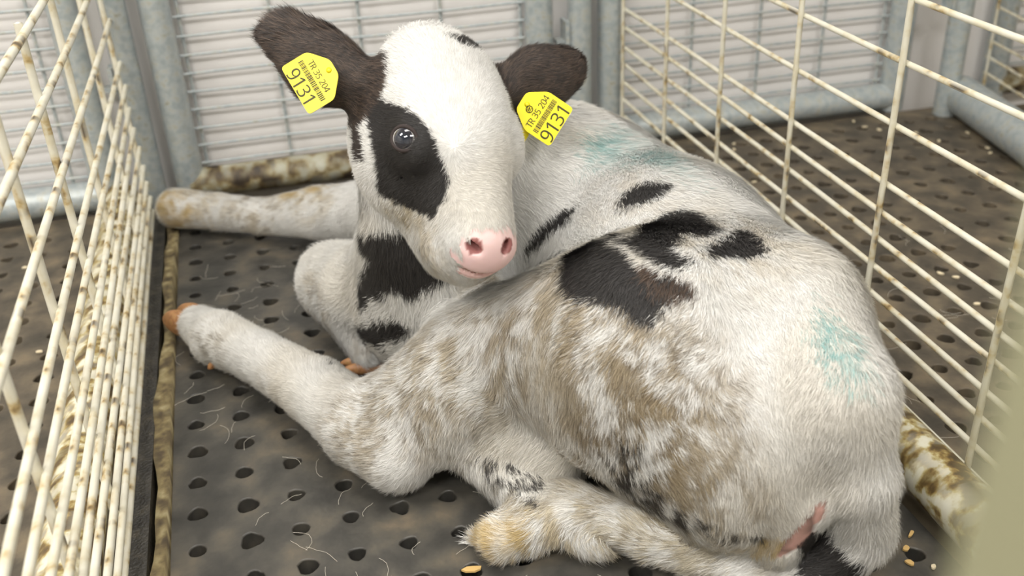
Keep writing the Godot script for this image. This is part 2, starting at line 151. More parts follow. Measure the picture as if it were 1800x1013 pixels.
var SCRAPS := [
	[Vector3(0.6419, 0.003, -0.7658), 0.007, 0.35, true, "small tan wood chip lying on the mat beside the calf", "wood chips on the calf's mat"],
	[Vector3(0.6224, 0.003, -0.746), 0.006, 0.6, true, "small tan wood chip lying on the mat beside the calf", "wood chips on the calf's mat"],
	[Vector3(0.6132, 0.003, -0.7249), 0.006, 0.6, true, "small tan wood chip lying on the mat beside the calf", "wood chips on the calf's mat"],
	[Vector3(0.6352, 0.003, -0.712), 0.005, 0.5, false, "small tan wood chip lying on the mat beside the calf", "wood chips on the calf's mat"],
	[Vector3(0.1306, 0.003, -0.8557), 0.012, 0.4, true, "small tan wood chip lying on the mat beside the calf", "wood chips on the calf's mat"],
	[Vector3(-0.3105, 0.003, -1.4374), 0.004, 0.7, true, "small tan wood chip lying on the mat beside the calf", "wood chips on the calf's mat"],
	[Vector3(1.3393, 0.003, -1.9685), 0.006, 0.6, false, "pale wood shaving lying on the brown mat of the empty pen", "shavings in the empty pen"],
	[Vector3(1.315, 0.003, -2.0397), 0.006, 0.6, false, "pale wood shaving lying on the brown mat of the empty pen", "shavings in the empty pen"],
	[Vector3(1.3192, 0.003, -1.9963), 0.006, 0.6, false, "pale wood shaving lying on the brown mat of the empty pen", "shavings in the empty pen"],
	[Vector3(1.4225, 0.003, -1.8596), 0.006, 0.6, false, "pale wood shaving lying on the brown mat of the empty pen", "shavings in the empty pen"],
	[Vector3(1.5132, 0.003, -1.8847), 0.006, 0.6, false, "pale wood shaving lying on the brown mat of the empty pen", "shavings in the empty pen"],
	[Vector3(1.4948, 0.003, -1.7886), 0.006, 0.6, false, "pale wood shaving lying on the brown mat of the empty pen", "shavings in the empty pen"],
	[Vector3(1.172, 0.003, -2.0506), 0.006, 0.6, false, "pale wood shaving lying on the brown mat of the empty pen", "shavings in the empty pen"],
	[Vector3(0.9876, 0.003, -1.9983), 0.006, 0.6, false, "pale wood shaving lying on the brown mat of the empty pen", "shavings in the empty pen"],
	[Vector3(0.9118, 0.003, -1.6031), 0.006, 0.6, false, "pale wood shaving lying on the brown mat of the empty pen", "shavings in the empty pen"],
	[Vector3(1.0548, 0.003, -1.3154), 0.006, 0.6, false, "pale wood shaving lying on the brown mat of the empty pen", "shavings in the empty pen"],
	[Vector3(1.0715, 0.003, -1.2947), 0.006, 0.6, false, "pale wood shaving lying on the brown mat of the empty pen", "shavings in the empty pen"],
	[Vector3(1.0475, 0.003, -1.2063), 0.006, 0.6, false, "pale wood shaving lying on the brown mat of the empty pen", "shavings in the empty pen"],
	[Vector3(1.4815, 0.003, -1.7608), 0.006, 0.6, false, "pale wood shaving lying on the brown mat of the empty pen", "shavings in the empty pen"],
	[Vector3(1.4068, 0.003, -1.9237), 0.006, 0.6, false, "pale wood shaving lying on the brown mat of the empty pen", "shavings in the empty pen"],
	[Vector3(0.9726, 0.003, -1.9659), 0.006, 0.6, false, "pale wood shaving lying on the brown mat of the empty pen", "shavings in the empty pen"],
	[Vector3(0.965, 0.003, -1.4437), 0.006, 0.6, false, "pale wood shaving lying on the brown mat of the empty pen", "shavings in the empty pen"],
	[Vector3(0.9328, 0.003, -1.7828), 0.006, 0.6, false, "pale wood shaving lying on the brown mat of the empty pen", "shavings in the empty pen"],
	[Vector3(-0.4434, 0.003, -1.526), 0.006, 0.6, false, "pale wood shaving lying behind the densely wired panel", "shavings behind the wired panel"],
	[Vector3(-0.5184, 0.003, -1.8568), 0.006, 0.6, false, "pale wood shaving lying behind the densely wired panel", "shavings behind the wired panel"],
	[Vector3(-0.4978, 0.003, -2.1137), 0.006, 0.6, false, "pale wood shaving lying behind the densely wired panel", "shavings behind the wired panel"],
]
const NEAR_POST := Vector3(0.0874, 0, -0.0943)
const FUR_SHARE := 1.0

const EYE_POINT := Vector3(0, 0.85, 0)

class Prim:
	var kind: int
	var group: int
	var a: Vector3
	var b: Vector3
	var ra: float
	var rb: float
	var k: float
	var u: Vector3
	var s: float
	var flow: Vector3
	var fur: float
	var ab: Vector3
	var inv: float
	var mid: Vector3
	var lo: Vector3
	var hi: Vector3

class Shape:
	# collects triangles with normals and colours
	var v := PackedVector3Array()
	var n := PackedVector3Array()
	var c := PackedColorArray()
	var i := PackedInt32Array()
	func point(p: Vector3, q: Vector3, col := Color.WHITE) -> int:
		v.append(p); n.append(q); c.append(col)
		return v.size() - 1
	func tri(a: int, b: int, d: int) -> void:
		i.append(a); i.append(b); i.append(d)
	func quad(a: int, b: int, d: int, e: int) -> void:
		tri(a, b, d); tri(a, d, e)
	func flat(a: Vector3, b: Vector3, d: Vector3, e: Vector3, q: Vector3) -> void:
		var k := point(a, q); point(b, q); point(d, q); point(e, q)
		if (b - a).cross(d - a).dot(q) > 0.0: quad(k, k + 3, k + 2, k + 1)
		else: quad(k, k + 1, k + 2, k + 3)
	func box(lo: Vector3, hi: Vector3) -> void:
		for axis in 3:
			for side in 2:
				var q := Vector3.ZERO; q[axis] = 1.0 if side else -1.0
				var u1 := (axis + 1) % 3; var u2 := (axis + 2) % 3
				var p := [Vector3(), Vector3(), Vector3(), Vector3()]
				for m in 4:
					var w := Vector3.ZERO
					w[axis] = hi[axis] if side else lo[axis]
					w[u1] = hi[u1] if (m == 1 or m == 2) else lo[u1]
					w[u2] = hi[u2] if m >= 2 else lo[u2]
					p[m] = w
				flat(p[0], p[1], p[2], p[3], q)
	func tube(path: Array, radii: Array, sides := 10, caps := true) -> void:
		var rings := path.size()
		var first := v.size()
		var side := Vector3.ZERO
		for k in rings:
			var d: Vector3 = (path[mini(k + 1, rings - 1)] - path[maxi(k - 1, 0)]).normalized()
			if side == Vector3.ZERO:
				side = d.cross(Vector3.UP)
				if side.length() < 0.1: side = d.cross(Vector3.RIGHT)
			side = (side - d * side.dot(d)).normalized()
			var other := d.cross(side)
			var r: float = radii[mini(k, radii.size() - 1)]
			for m in sides:
				var an := TAU * m / sides
				var q := side * cos(an) + other * sin(an)
				point(path[k] + q * r, q)
		for k in rings - 1:
			for m in sides:
				var m2 := (m + 1) % sides
				quad(first + k * sides + m, first + (k + 1) * sides + m, first + (k + 1) * sides + m2, first + k * sides + m2)
		if caps:
			for e in 2:
				var k := 0 if e == 0 else rings - 1
				var d: Vector3 = (path[0] - path[1]) if e == 0 else (path[rings - 1] - path[rings - 2])
				d = d.normalized()
				var mid := point(path[k] + d * float(radii[mini(k, radii.size() - 1)]) * 0.35, d)
				for m in sides:
					var m2 := (m + 1) % sides
					if e == 0: tri(mid, first + m, first + m2)
					else: tri(mid, first + k * sides + m2, first + k * sides + m)
	func mesh(coloured := false) -> ArrayMesh:
		var arr := []
		arr.resize(Mesh.ARRAY_MAX)
		arr[Mesh.ARRAY_VERTEX] = v
		arr[Mesh.ARRAY_NORMAL] = n
		if coloured: arr[Mesh.ARRAY_COLOR] = c
		arr[Mesh.ARRAY_INDEX] = i
		var m := ArrayMesh.new()
		m.add_surface_from_arrays(Mesh.PRIMITIVE_TRIANGLES, arr)
		return m

var rng := RandomNumberGenerator.new()
var noise := FastNoiseLite.new()
var prims: Array[Prim] = []
var head := Basis(HEAD_F, HEAD_S, HEAD_U)   # columns: forward, side, face normal
var M := {}

# ---------------------------------------------------------------- helpers
func put(m: Mesh, called: String, mat: Material, parent: Node = self) -> MeshInstance3D:
	var o := MeshInstance3D.new()
	o.name = called
	o.mesh = m
	o.material_override = mat
	parent.add_child(o, true)
	return o

func made(s: Shape, called: String, mat: Material, parent: Node = self, coloured := false) -> MeshInstance3D:
	return put(s.mesh(coloured), called, mat, parent)

func tag(o: Node, label: String, category: String, group := "", kind := "") -> void:
	o.set_meta("label", label)
	if category: o.set_meta("category", category)
	if group: o.set_meta("group", group)
	if kind: o.set_meta("kind", kind)

func thing(called: String, at: Vector3, label: String, category: String, group := "") -> Node3D:
	var o := Node3D.new()
	o.name = called
	add_child(o, true)
	o.position = at
	tag(o, label, category, group)
	return o

func structure(s: Shape, called: String, mat: Material) -> MeshInstance3D:
	var o := made(s, called, mat)
	o.set_meta("kind", "structure")
	return o

func ramp(stops: Array) -> Gradient:
	var g := Gradient.new()
	var offs := PackedFloat32Array(); var cols := PackedColorArray()
	for s in stops:
		offs.append(s[0]); cols.append(s[1])
	g.offsets = offs; g.colors = cols
	return g

func noise_texture(size: int, freq: float, octaves: int, stops: Array, sd: int, type := FastNoiseLite.TYPE_SIMPLEX_SMOOTH, warp := 0.0) -> NoiseTexture2D:
	var f := FastNoiseLite.new()
	f.noise_type = type; f.frequency = freq; f.fractal_octaves = octaves; f.seed = sd
	if warp > 0.0:
		f.domain_warp_enabled = true; f.domain_warp_amplitude = warp; f.domain_warp_frequency = freq * 1.7
	var t := NoiseTexture2D.new()
	t.width = size; t.height = size; t.seamless = true; t.normalize = true
	t.noise = f
	if stops: t.color_ramp = ramp(stops)
	return t

func mat(col: Color, rough: float, metal := 0.0) -> StandardMaterial3D:
	var m := StandardMaterial3D.new()
	m.albedo_color = col; m.roughness = rough; m.metallic = metal
	return m

func mapped(tex: Texture2D, scale: float, rough: float, metal := 0.0, bump: Texture2D = null, depth := 0.0) -> StandardMaterial3D:
	var m := mat(Color.WHITE, rough, metal)
	m.albedo_texture = tex
	m.uv1_triplanar = true; m.uv1_world_triplanar = true
	m.uv1_scale = Vector3.ONE * scale
	if bump:
		m.heightmap_enabled = true; m.heightmap_texture = bump; m.heightmap_scale = depth
	return m

func materials() -> void:
	var c := func(r, g, b): return Color8(r, g, b)
	M.wire = mapped(noise_texture(512, 0.012, 5, [[0.0, c.call(226, 224, 212)], [0.5, c.call(216, 212, 194)], [0.68, c.call(206, 198, 172)], [0.78, c.call(178, 154, 106)], [0.85, c.call(108, 90, 62)], [1.0, c.call(62, 52, 40)]], 4), 2.6, 0.5)
	M.galvanised = mapped(noise_texture(512, 0.02, 5, [[0.0, c.call(150, 160, 164)], [0.4, c.call(172, 180, 182)], [0.6, c.call(186, 192, 192)], [0.85, c.call(180, 180, 168)], [0.93, c.call(150, 140, 110)], [1.0, c.call(128, 112, 80)]], 12, FastNoiseLite.TYPE_SIMPLEX_SMOOTH, 12.0), 4.0, 0.42, 0.25)
	M.stained_rail = mapped(noise_texture(512, 0.009, 6, [[0.0, c.call(188, 190, 180)], [0.34, c.call(168, 164, 144)], [0.48, c.call(140, 126, 90)], [0.58, c.call(96, 80, 54)], [0.70, c.call(58, 48, 38)], [1.0, c.call(40, 34, 28)]], 21), 3.0, 0.55)
	M.painted_rail = mapped(noise_texture(512, 0.012, 6, [[0.0, c.call(232, 230, 216)], [0.34, c.call(220, 216, 194)], [0.44, c.call(186, 172, 122)], [0.52, c.call(146, 122, 70)], [0.62, c.call(92, 74, 46)], [1.0, c.call(54, 45, 32)]], 33), 4.0, 0.5)
	var grain := noise_texture(512, 0.08, 4, [], 50)
	M.rubber = mapped(noise_texture(1024, 0.006, 6, [[0.0, c.call(50, 49, 47)], [0.4, c.call(68, 66, 62)], [0.6, c.call(80, 77, 71)], [0.8, c.call(94, 88, 78)], [1.0, c.call(112, 101, 86)]], 41, FastNoiseLite.TYPE_SIMPLEX_SMOOTH, 30.0), 1.6, 0.40, 0.0, grain, 0.04)
	M.dusty_rubber = mapped(noise_texture(1024, 0.007, 6, [[0.0, c.call(60, 56, 48)], [0.45, c.call(86, 78, 66)], [0.7, c.call(104, 94, 78)], [1.0, c.call(126, 112, 90)]], 43, FastNoiseLite.TYPE_SIMPLEX_SMOOTH, 30.0), 1.6, 0.6, 0.0, grain, 0.05)
	M.dark_rubber = mapped(noise_texture(256, 0.03, 4, [[0.0, c.call(44, 43, 42)], [0.6, c.call(62, 60, 56)], [1.0, c.call(86, 80, 70)]], 45), 4.0, 0.45, 0.0, grain, 0.15)
	M.edge = mapped(noise_texture(512, 0.02, 6, [[0.0, c.call(52, 45, 36)], [0.35, c.call(88, 76, 56)], [0.55, c.call(124, 110, 76)], [0.75, c.call(156, 144, 108)], [1.0, c.call(186, 178, 150)]], 47), 2.5, 0.8)
	M.sub = mapped(noise_texture(256, 0.02, 4, [[0.0, c.call(96, 86, 68)], [1.0, c.call(142, 132, 112)]], 55), 2.0, 0.8)
	M.wall = mapped(noise_texture(512, 0.01, 3, [[0.0, c.call(230, 227, 225)], [1.0, c.call(238, 235, 233)]], 51), 0.7, 0.5)
	M.ceiling = mat(Color8(228, 226, 220), 0.8)
	M.barn = mat(Color8(226, 224, 218), 0.8)
	M.post_paint = mat(Color8(146, 145, 118), 0.6)
	M.lamp_body = mat(Color8(225, 225, 225), 0.5)
	M.lamp_glow = mat(Color8(255, 253, 248), 0.5)
	M.lamp_glow.emission_enabled = true; M.lamp_glow.emission = Color8(255, 252, 247); M.lamp_glow.emission_energy_multiplier = 4.0
	M.skin = mat(Color.WHITE, 0.62)
	M.skin.vertex_color_use_as_albedo = true
	M.skin.subsurf_scatter_enabled = true; M.skin.subsurf_scatter_strength = 0.06
	M.fur = mat(Color.WHITE, 0.55)
	M.fur.vertex_color_use_as_albedo = true
	M.fur.cull_mode = BaseMaterial3D.CULL_DISABLED
	M.fur.backlight_enabled = true; M.fur.backlight = Color(0.35, 0.35, 0.35)
	M.eye = mat(Color.WHITE, 0.06)
	M.eye.vertex_color_use_as_albedo = true
	M.eye.clearcoat_enabled = true; M.eye.clearcoat = 1.0; M.eye.clearcoat_roughness = 0.02
	M.lid = mat(Color8(44, 34, 32), 0.75)
	M.hoof = mapped(noise_texture(256, 0.03, 4, [[0.0, c.call(104, 76, 48)], [0.5, c.call(178, 126, 84)], [0.8, c.call(166, 132, 82)], [1.0, c.call(100, 78, 50)]], 61), 14.0, 0.5)
	M.tag_yellow = mat(Color8(250, 232, 36), 0.4)
	M.print = mat(Color8(62, 58, 20), 0.6)
	M.straw = mat(Color8(206, 172, 110), 0.7)
	M.shaving = mat(Color8(226, 212, 180), 0.8)
	M.loose = mat(Color8(222, 216, 202), 0.6)

# ---------------------------------------------------------------- the calf's body
func read_prims() -> void:
	for row in PRIMS:
		var p := Prim.new()
		p.kind = row[0]; p.group = row[1]
		p.a = row[2]; p.b = row[3]; p.ra = row[4]; p.rb = row[5]; p.k = row[6]
		p.u = row[7]; p.s = row[8]; p.flow = row[9]; p.fur = row[10]
		if p.kind == 0:
			var r := maxf(p.ra, p.rb) + p.k * 0.5
			p.lo = Vector3(minf(p.a.x, p.b.x), minf(p.a.y, p.b.y), minf(p.a.z, p.b.z)) - Vector3.ONE * r
			p.hi = Vector3(maxf(p.a.x, p.b.x), maxf(p.a.y, p.b.y), maxf(p.a.z, p.b.z)) + Vector3.ONE * r
			p.mid = (p.a + p.b) * 0.5
			if p.s < 1.0:
				p.a = p.a + p.u * ((p.a - p.mid).dot(p.u) * (1.0 / p.s - 1.0))
				p.b = p.b + p.u * ((p.b - p.mid).dot(p.u) * (1.0 / p.s - 1.0))
			p.ab = p.b - p.a
			p.inv = 1.0 / p.ab.length_squared()
		else:
			var r := maxf(p.b.x, maxf(p.b.y, p.b.z)) + p.k * 0.5
			p.lo = p.a - Vector3.ONE * r; p.hi = p.a + Vector3.ONE * r
		prims.append(p)

func dist(q: Prim, p: Vector3) -> float:
	if q.kind == 0:
		if q.s < 1.0:
			p += q.u * ((p - q.mid).dot(q.u) * (1.0 / q.s - 1.0))
		var w := p - q.a
		var t := clampf(w.dot(q.ab) * q.inv, 0.0, 1.0)
		var d := (w - q.ab * t).length() - (q.ra + (q.rb - q.ra) * t)
		return d * 0.6 if q.s < 1.0 else d
	var l := (p - q.a) * head
	var k0 := (l / q.b).length()
	return k0 * (k0 - 1.0) / ((l / (q.b * q.b)).length() + 1e-9)

func field(list: Array[Prim], p: Vector3) -> float:
	var d := 9.0
	for q in list:
		var e := dist(q, p)
		var k := q.k
		if q.kind == 2:
			var h1 := maxf(k - absf(-d - e), 0.0) / k
			d = -(minf(-d, e) - h1 * h1 * k * 0.25)
		else:
			var h2 := maxf(k - absf(d - e), 0.0) / k
			d = minf(d, e) - h2 * h2 * k * 0.25
	return d

const NB := 4
func surface_nets(group: int, cell: float, s: Shape) -> void:
	# blocks of NB^3 cells near the primitives; one vertex in each crossed cell, one quad round each crossed edge
	var own: Array[Prim] = []
	for q in prims:
		if q.group == group: own.append(q)
	var size := cell * NB
	var seen := {}
	for q in own:
		if q.kind == 2: continue
		var l := (q.lo / size).floor(); var h := (q.hi / size).floor()
		for x in range(int(l.x), int(h.x) + 1):
			for y in range(int(l.y), int(h.y) + 1):
				for z in range(int(l.z), int(h.z) + 1):
					seen[Vector3i(x, y, z)] = true
	var cells := {}
	var edges := []
	var half := size * 0.8661
	var vals := PackedFloat32Array(); vals.resize((NB + 1) * (NB + 1) * (NB + 1))
	var st := NB + 1
	for key: Vector3i in seen:
		var o := Vector3(key) * size
		var mid := o + Vector3.ONE * size * 0.5
		var near: Array[Prim] = []
		for q in own:
			if dist(q, mid) < half * 1.6 + q.k: near.append(q)
		if near.is_empty(): continue
		if absf(field(near, mid)) > half * 1.35: continue
		var at := 0
		var neg := false; var pos := false
		for x in st:
			for y in st:
				for z in st:
					var d := field(near, o + Vector3(x, y, z) * cell)
					vals[at] = d; at += 1
					if d < 0.0: neg = true
					else: pos = true
		if not (neg and pos): continue
		for x in NB:
			for y in NB:
				for z in NB:
					var b := (x * st + y) * st + z
					var sum := Vector3.ZERO; var cnt := 0
					var v0 := vals[b]
					for e in 12:
						var ea: int = EDGE_A[e]; var eb: int = EDGE_B[e]
						var oa := Vector3i(ea >> 2, (ea >> 1) & 1, ea & 1); var ob := Vector3i(eb >> 2, (eb >> 1) & 1, eb & 1)
						var va := vals[b + (oa.x * st + oa.y) * st + oa.z]; var vb := vals[b + (ob.x * st + ob.y) * st + ob.z]
						if (va < 0.0) != (vb < 0.0):
							sum += Vector3(oa).lerp(Vector3(ob), va / (va - vb)); cnt += 1
					if cnt == 0: continue
					var cc := Vector3i(key.x * NB + x, key.y * NB + y, key.z * NB + z)
					cells[cc] = s.point((Vector3(cc) + sum / cnt) * cell, Vector3.ZERO)
					if (v0 < 0.0) != (vals[b + st * st] < 0.0): edges.append([cc, 0, v0 < 0.0])
					if (v0 < 0.0) != (vals[b + st] < 0.0): edges.append([cc, 1, v0 < 0.0])
					if (v0 < 0.0) != (vals[b + 1] < 0.0): edges.append([cc, 2, v0 < 0.0])
	var U := [Vector3i(1, 0, 0), Vector3i(0, 1, 0), Vector3i(0, 0, 1)]
	for e in edges:
		var cc: Vector3i = e[0]; var ax: int = e[1]
		var u1: Vector3i = U[(ax + 1) % 3]; var u2: Vector3i = U[(ax + 2) % 3]
		var i0 = cells.get(cc); var i1 = cells.get(cc - u1); var i2 = cells.get(cc - u1 - u2); var i3 = cells.get(cc - u2)
		if i0 == null or i1 == null or i2 == null or i3 == null: continue
		if e[2]: s.quad(i0, i3, i2, i1)
		else: s.quad(i0, i1, i2, i3)

const EDGE_A := [0, 1, 2, 3, 0, 1, 4, 5, 0, 2, 4, 6]
const EDGE_B := [4, 5, 6, 7, 2, 3, 6, 7, 1, 3, 5, 7]

class Patch:
	var c: Vector3
	var ax: Vector3
	var ay: Vector3
	var n: Vector3
	var r2: float
	var pts: PackedVector2Array
	var what: int
	var group: int
var patches: Array[Patch] = []

func read_patches() -> void:
	for row in PATCHES:
		var p := Patch.new()
		p.what = row[0]; p.c = row[1]; p.ax = row[2]; p.ay = row[3]; p.n = p.ax.cross(p.ay); 
		var r := 0.0
		for k in range(0, row[4].size(), 2):
			var v := Vector2(row[4][k], row[4][k + 1])
			p.pts.append(v); r = maxf(r, v.length())
		p.group = row[5]
		p.r2 = r * r + 0.0036
		patches.append(p)

const WHITE_HAIR := Color(0.92, 0.91, 0.88)
const BLACK_HAIR := Color(0.035, 0.032, 0.031)
const PINK_SKIN := Color(0.80, 0.56, 0.55)

# what grows at a point of the hide: its colour; alpha holds the share of hair length (0 = bare skin)
func hide_at(p: Vector3, nrm: Vector3, blur: float, g: int) -> Color:
	var j := Vector3(noise.get_noise_3d(p.x * 9.0, p.y * 9.0, p.z * 9.0), noise.get_noise_3d(p.z * 9.0 + 31.0, p.x * 9.0, p.y * 9.0), noise.get_noise_3d(p.y * 9.0, p.z * 9.0 + 57.0, p.x * 9.0)) * 0.006
	j += Vector3(rng.randf() - 0.5, rng.randf() - 0.5, rng.randf() - 0.5) * blur
	var q := p + j
	var col := WHITE_HAIR
	# dirt: stains with a grain of their own
	var streak := noise.get_noise_3d(p.x * 22.0, p.y * 8.0, p.z * 22.0)
	var fine := noise.get_noise_3d(p.x * 75.0 + 9.0, p.y * 26.0, p.z * 75.0)
	var soiled := rng.randf()
	for d in DIRT:
		var dd: float = (p - d[0]).length() / d[1]
		if dd < 1.0:
			var w: float = d[2] * (1.0 - dd * dd) * clampf(0.40 + streak * 1.2 + fine * 1.3 + (soiled - 0.5) * 1.1, 0.0, 1.0)
			col = col.lerp(d[3], clampf(w, 0.0, 1.0))
	if soiled > 0.80 and col.b < 0.62: col = Color(col.r * 0.55, col.g * 0.53, col.b * 0.52)
	var tone := noise.get_noise_3d(p.x * 4.0, p.y * 4.0, p.z * 4.0 + 77.0)
	col = col.lerp(Color(0.84, 0.78, 0.66), clampf(tone * 0.8 + 0.05, 0.0, 0.40))
	col.a = 1.0
	for t in patches:
		if t.group != g: continue
		var d := q - t.c
		if t.what == 2: d += Vector3(rng.randf() - 0.5, rng.randf() - 0.5, rng.randf() - 0.5) * 0.035
		if d.length_squared() > t.r2: continue
		if absf(d.dot(t.n)) > (0.075 if g == 1 else 0.064) or nrm.dot(t.n) < -0.15: continue
		if not Geometry2D.is_point_in_polygon(Vector2(d.dot(t.ax), d.dot(t.ay)), t.pts): continue
		match t.what:
			0: col = BLACK_HAIR
			1: col = Color(0.10, 0.065, 0.045) if rng.randf() < 0.7 else BLACK_HAIR
			2: col = col.lerp(Color(0.24, 0.54, 0.53), clampf(0.42 + tone * 0.6 + fine * 0.5 + (rng.randf() - 0.5) * 0.5, 0.05, 0.85))
			3: col = Color(0.46, 0.27, 0.23).lerp(Color(0.16, 0.10, 0.08), clampf(0.3 + fine * 2.2, 0.0, 0.9)); col.a = 0.12; return col
			4: col = col.lerp(BLACK_HAIR, 0.9) if fine * 1.6 + streak + (rng.randf() - 0.5) * 1.1 > -0.12 else col
			5: col = Color(0.05, 0.038, 0.033)
			6: col = col.lerp(Color(0.66, 0.50, 0.24), clampf(0.55 + streak + fine * 0.6, 0.0, 0.9))
	for e in EARS:
		var ab: Vector3 = e[1] - e[0]
		var tt := clampf((q - e[0]).dot(ab) / ab.length_squared(), 0.0, 1.0)
		if (q - e[0] - ab * tt).length() < e[2]:
			col = Color(0.045, 0.035, 0.031) if rng.randf() < 0.6 else Color(0.12, 0.085, 0.065)
	# dark sides of the head and the far eye
	for b in BLOTS:
		var l: Vector3 = ((q - b[0]) * head) / b[1]
		if l.length_squared() < 1.0:
			col = BLACK_HAIR
	# bare nose
	var hp := (p - HEAD_O) * head
	if hp.length_squared() < 0.12:
		var np := (hp - NOSE_C) / NOSE_R
		var e := np.length_squared() + fine * 0.25
		if e < 1.0 and hp.z > -0.0535:
			col = PINK_SKIN.lerp(Color(0.84, 0.64, 0.60), clampf(tone + 0.2, 0.0, 0.6))
			for nc in NOSTRILS:
				if (p - nc).length() < 0.0105: col = Color(0.30, 0.12, 0.11)
			col.a = 0.0
		elif hp.x > 0.250 and hp.z <= -0.0535 and hp.z > -0.0685 and absf(hp.y - 0.002) < 0.030:
			col = Color(0.78, 0.52, 0.50); col.a = 0.0
	return col

func calf() -> void:
	read_prims(); read_patches()
	noise.noise_type = FastNoiseLite.TYPE_SIMPLEX; noise.seed = 5; noise.frequency = 1.0; noise.fractal_octaves = 2
	var s := Shape.new()
	surface_nets(0, 0.008, s)
	var split := s.v.size()
	surface_nets(1, 0.003, s)
	var count := s.v.size()
	# normals
	for k in range(0, s.i.size(), 3):
		var a := s.i[k]; var b := s.i[k + 1]; var d := s.i[k + 2]
		var q := (s.v[d] - s.v[a]).cross(s.v[b] - s.v[a])
		s.n[a] += q; s.n[b] += q; s.n[d] += q
	var flows := PackedVector3Array(); flows.resize(count)
	var lens := PackedFloat32Array(); lens.resize(count)
	var grid := {}
	for k in prims.size():
		var q := prims[k]
		var l := ((q.lo - Vector3.ONE * 0.02) / 0.05).floor(); var h := ((q.hi + Vector3.ONE * 0.02) / 0.05).floor()
		for x in range(int(l.x), int(h.x) + 1):
			for y in range(int(l.y), int(h.y) + 1):
				for z in range(int(l.z), int(h.z) + 1):
					var key := Vector3i(x, y, z)
					if not grid.has(key): grid[key] = []
					grid[key].append(q)
	var whorl := HEAD_O + head * WHORL
	var hidden := PackedByteArray(); hidden.resize(count)
	for k in count:
		s.n[k] = s.n[k].normalized()
		var p := s.v[k]
		var g := 0 if k < split else 1
		var flow := Vector3.ZERO; var wsum := 0.0; var len := 0.0; var other := 9.0
		for q: Prim in grid.get(Vector3i((p / 0.05).floor()), []):
			if q.kind == 2: continue
			var d := dist(q, p)
			if q.group != g:
				other = minf(other, d); continue
			var w := exp(-maxf(d, 0.0) / 0.012)
			flow += q.flow * w; len += q.fur * w; wsum += w
		if wsum > 0.0: len /= wsum
		if g == 1 and flow.length() < 0.3 * wsum:
			flow = p - whorl
		flow += Vector3(noise.get_noise_3d(p.x * 7.0, p.y * 7.0, p.z * 7.0), noise.get_noise_3d(p.y * 7.0, p.z * 7.0, p.x * 7.0 + 40.0), noise.get_noise_3d(p.z * 7.0, p.x * 7.0 + 80.0, p.y * 7.0)) * 0.9 * maxf(flow.length(), 0.02)
		flow -= s.n[k] * flow.dot(s.n[k])
		flows[k] = flow.normalized() if flow.length() > 1e-5 else s.n[k].cross(Vector3.RIGHT).normalized()
		lens[k] = len
		hidden[k] = 1 if other < -0.004 else 0
		var col := hide_at(p, s.n[k], 0.0, g)
		if col.a < 0.5: lens[k] = len
		s.c[k] = Color(col.r, col.g, col.b)
	var root := Node3D.new()
	root.name = "calf"
	add_child(root, true)
	tag(root, "black and white calf lying curled on the mat, head turned back, yellow ear tags", "calf")
	made(s, "body", M.skin, root, true)
	fur(s, flows, lens, hidden, split, root)
	eyes(root)
	hooves(root)

func tuft(strands: int, spread: float, width: float, curl: float, clump: float) -> ArrayMesh:
	# a few curved tapering strands that leave the skin and lie over towards +z; clump draws their tips together
	var s := Shape.new()
	var lean := (rng.randf() - 0.5) * 0.3
	for k in strands:
		var root := Vector3(rng.randf() - 0.5, 0, rng.randf() - 0.5) * spread
		root.y = -0.04
		var yaw := (rng.randf() - 0.5) * 0.8 * (1.0 - clump) + lean
		var lift := 0.75 + rng.randf() * 0.5
		var long := 0.75 + rng.randf() * 0.45
		var d := Vector3(sin(yaw), 0, cos(yaw))
		var across := Vector3(cos(yaw), 0, -sin(yaw))
		var side := across * width * (0.7 + rng.randf() * 0.6)
		var bend := (rng.randf() - 0.5) * curl
		var row := []
		for m in 4:
			var t := m / 3.0
			var p := root * (1.0 - clump * t * 0.85) + (d * (t * 0.85) + across * bend * t * t + Vector3.UP * lift * (0.62 * t - 0.30 * t * t)) * long
			row.append(p)
		var nrm := (Vector3.UP + Vector3(rng.randf() - 0.5, 0, rng.randf() - 0.5) * 0.7 + d * 0.2).normalized()
		var first := s.v.size()
		for m in 3:
			var w: float = [1.0, 0.85, 0.55][m]
			s.point(row[m] - side * w, (nrm - across * 0.45).normalized()); s.point(row[m] + side * w, (nrm + across * 0.45).normalized())
		s.point(row[3], nrm)
		s.quad(first, first + 1, first + 3, first + 2)
		s.quad(first + 2, first + 3, first + 5, first + 4)
		s.tri(first + 4, first + 5, first + 6)
	return s.mesh()

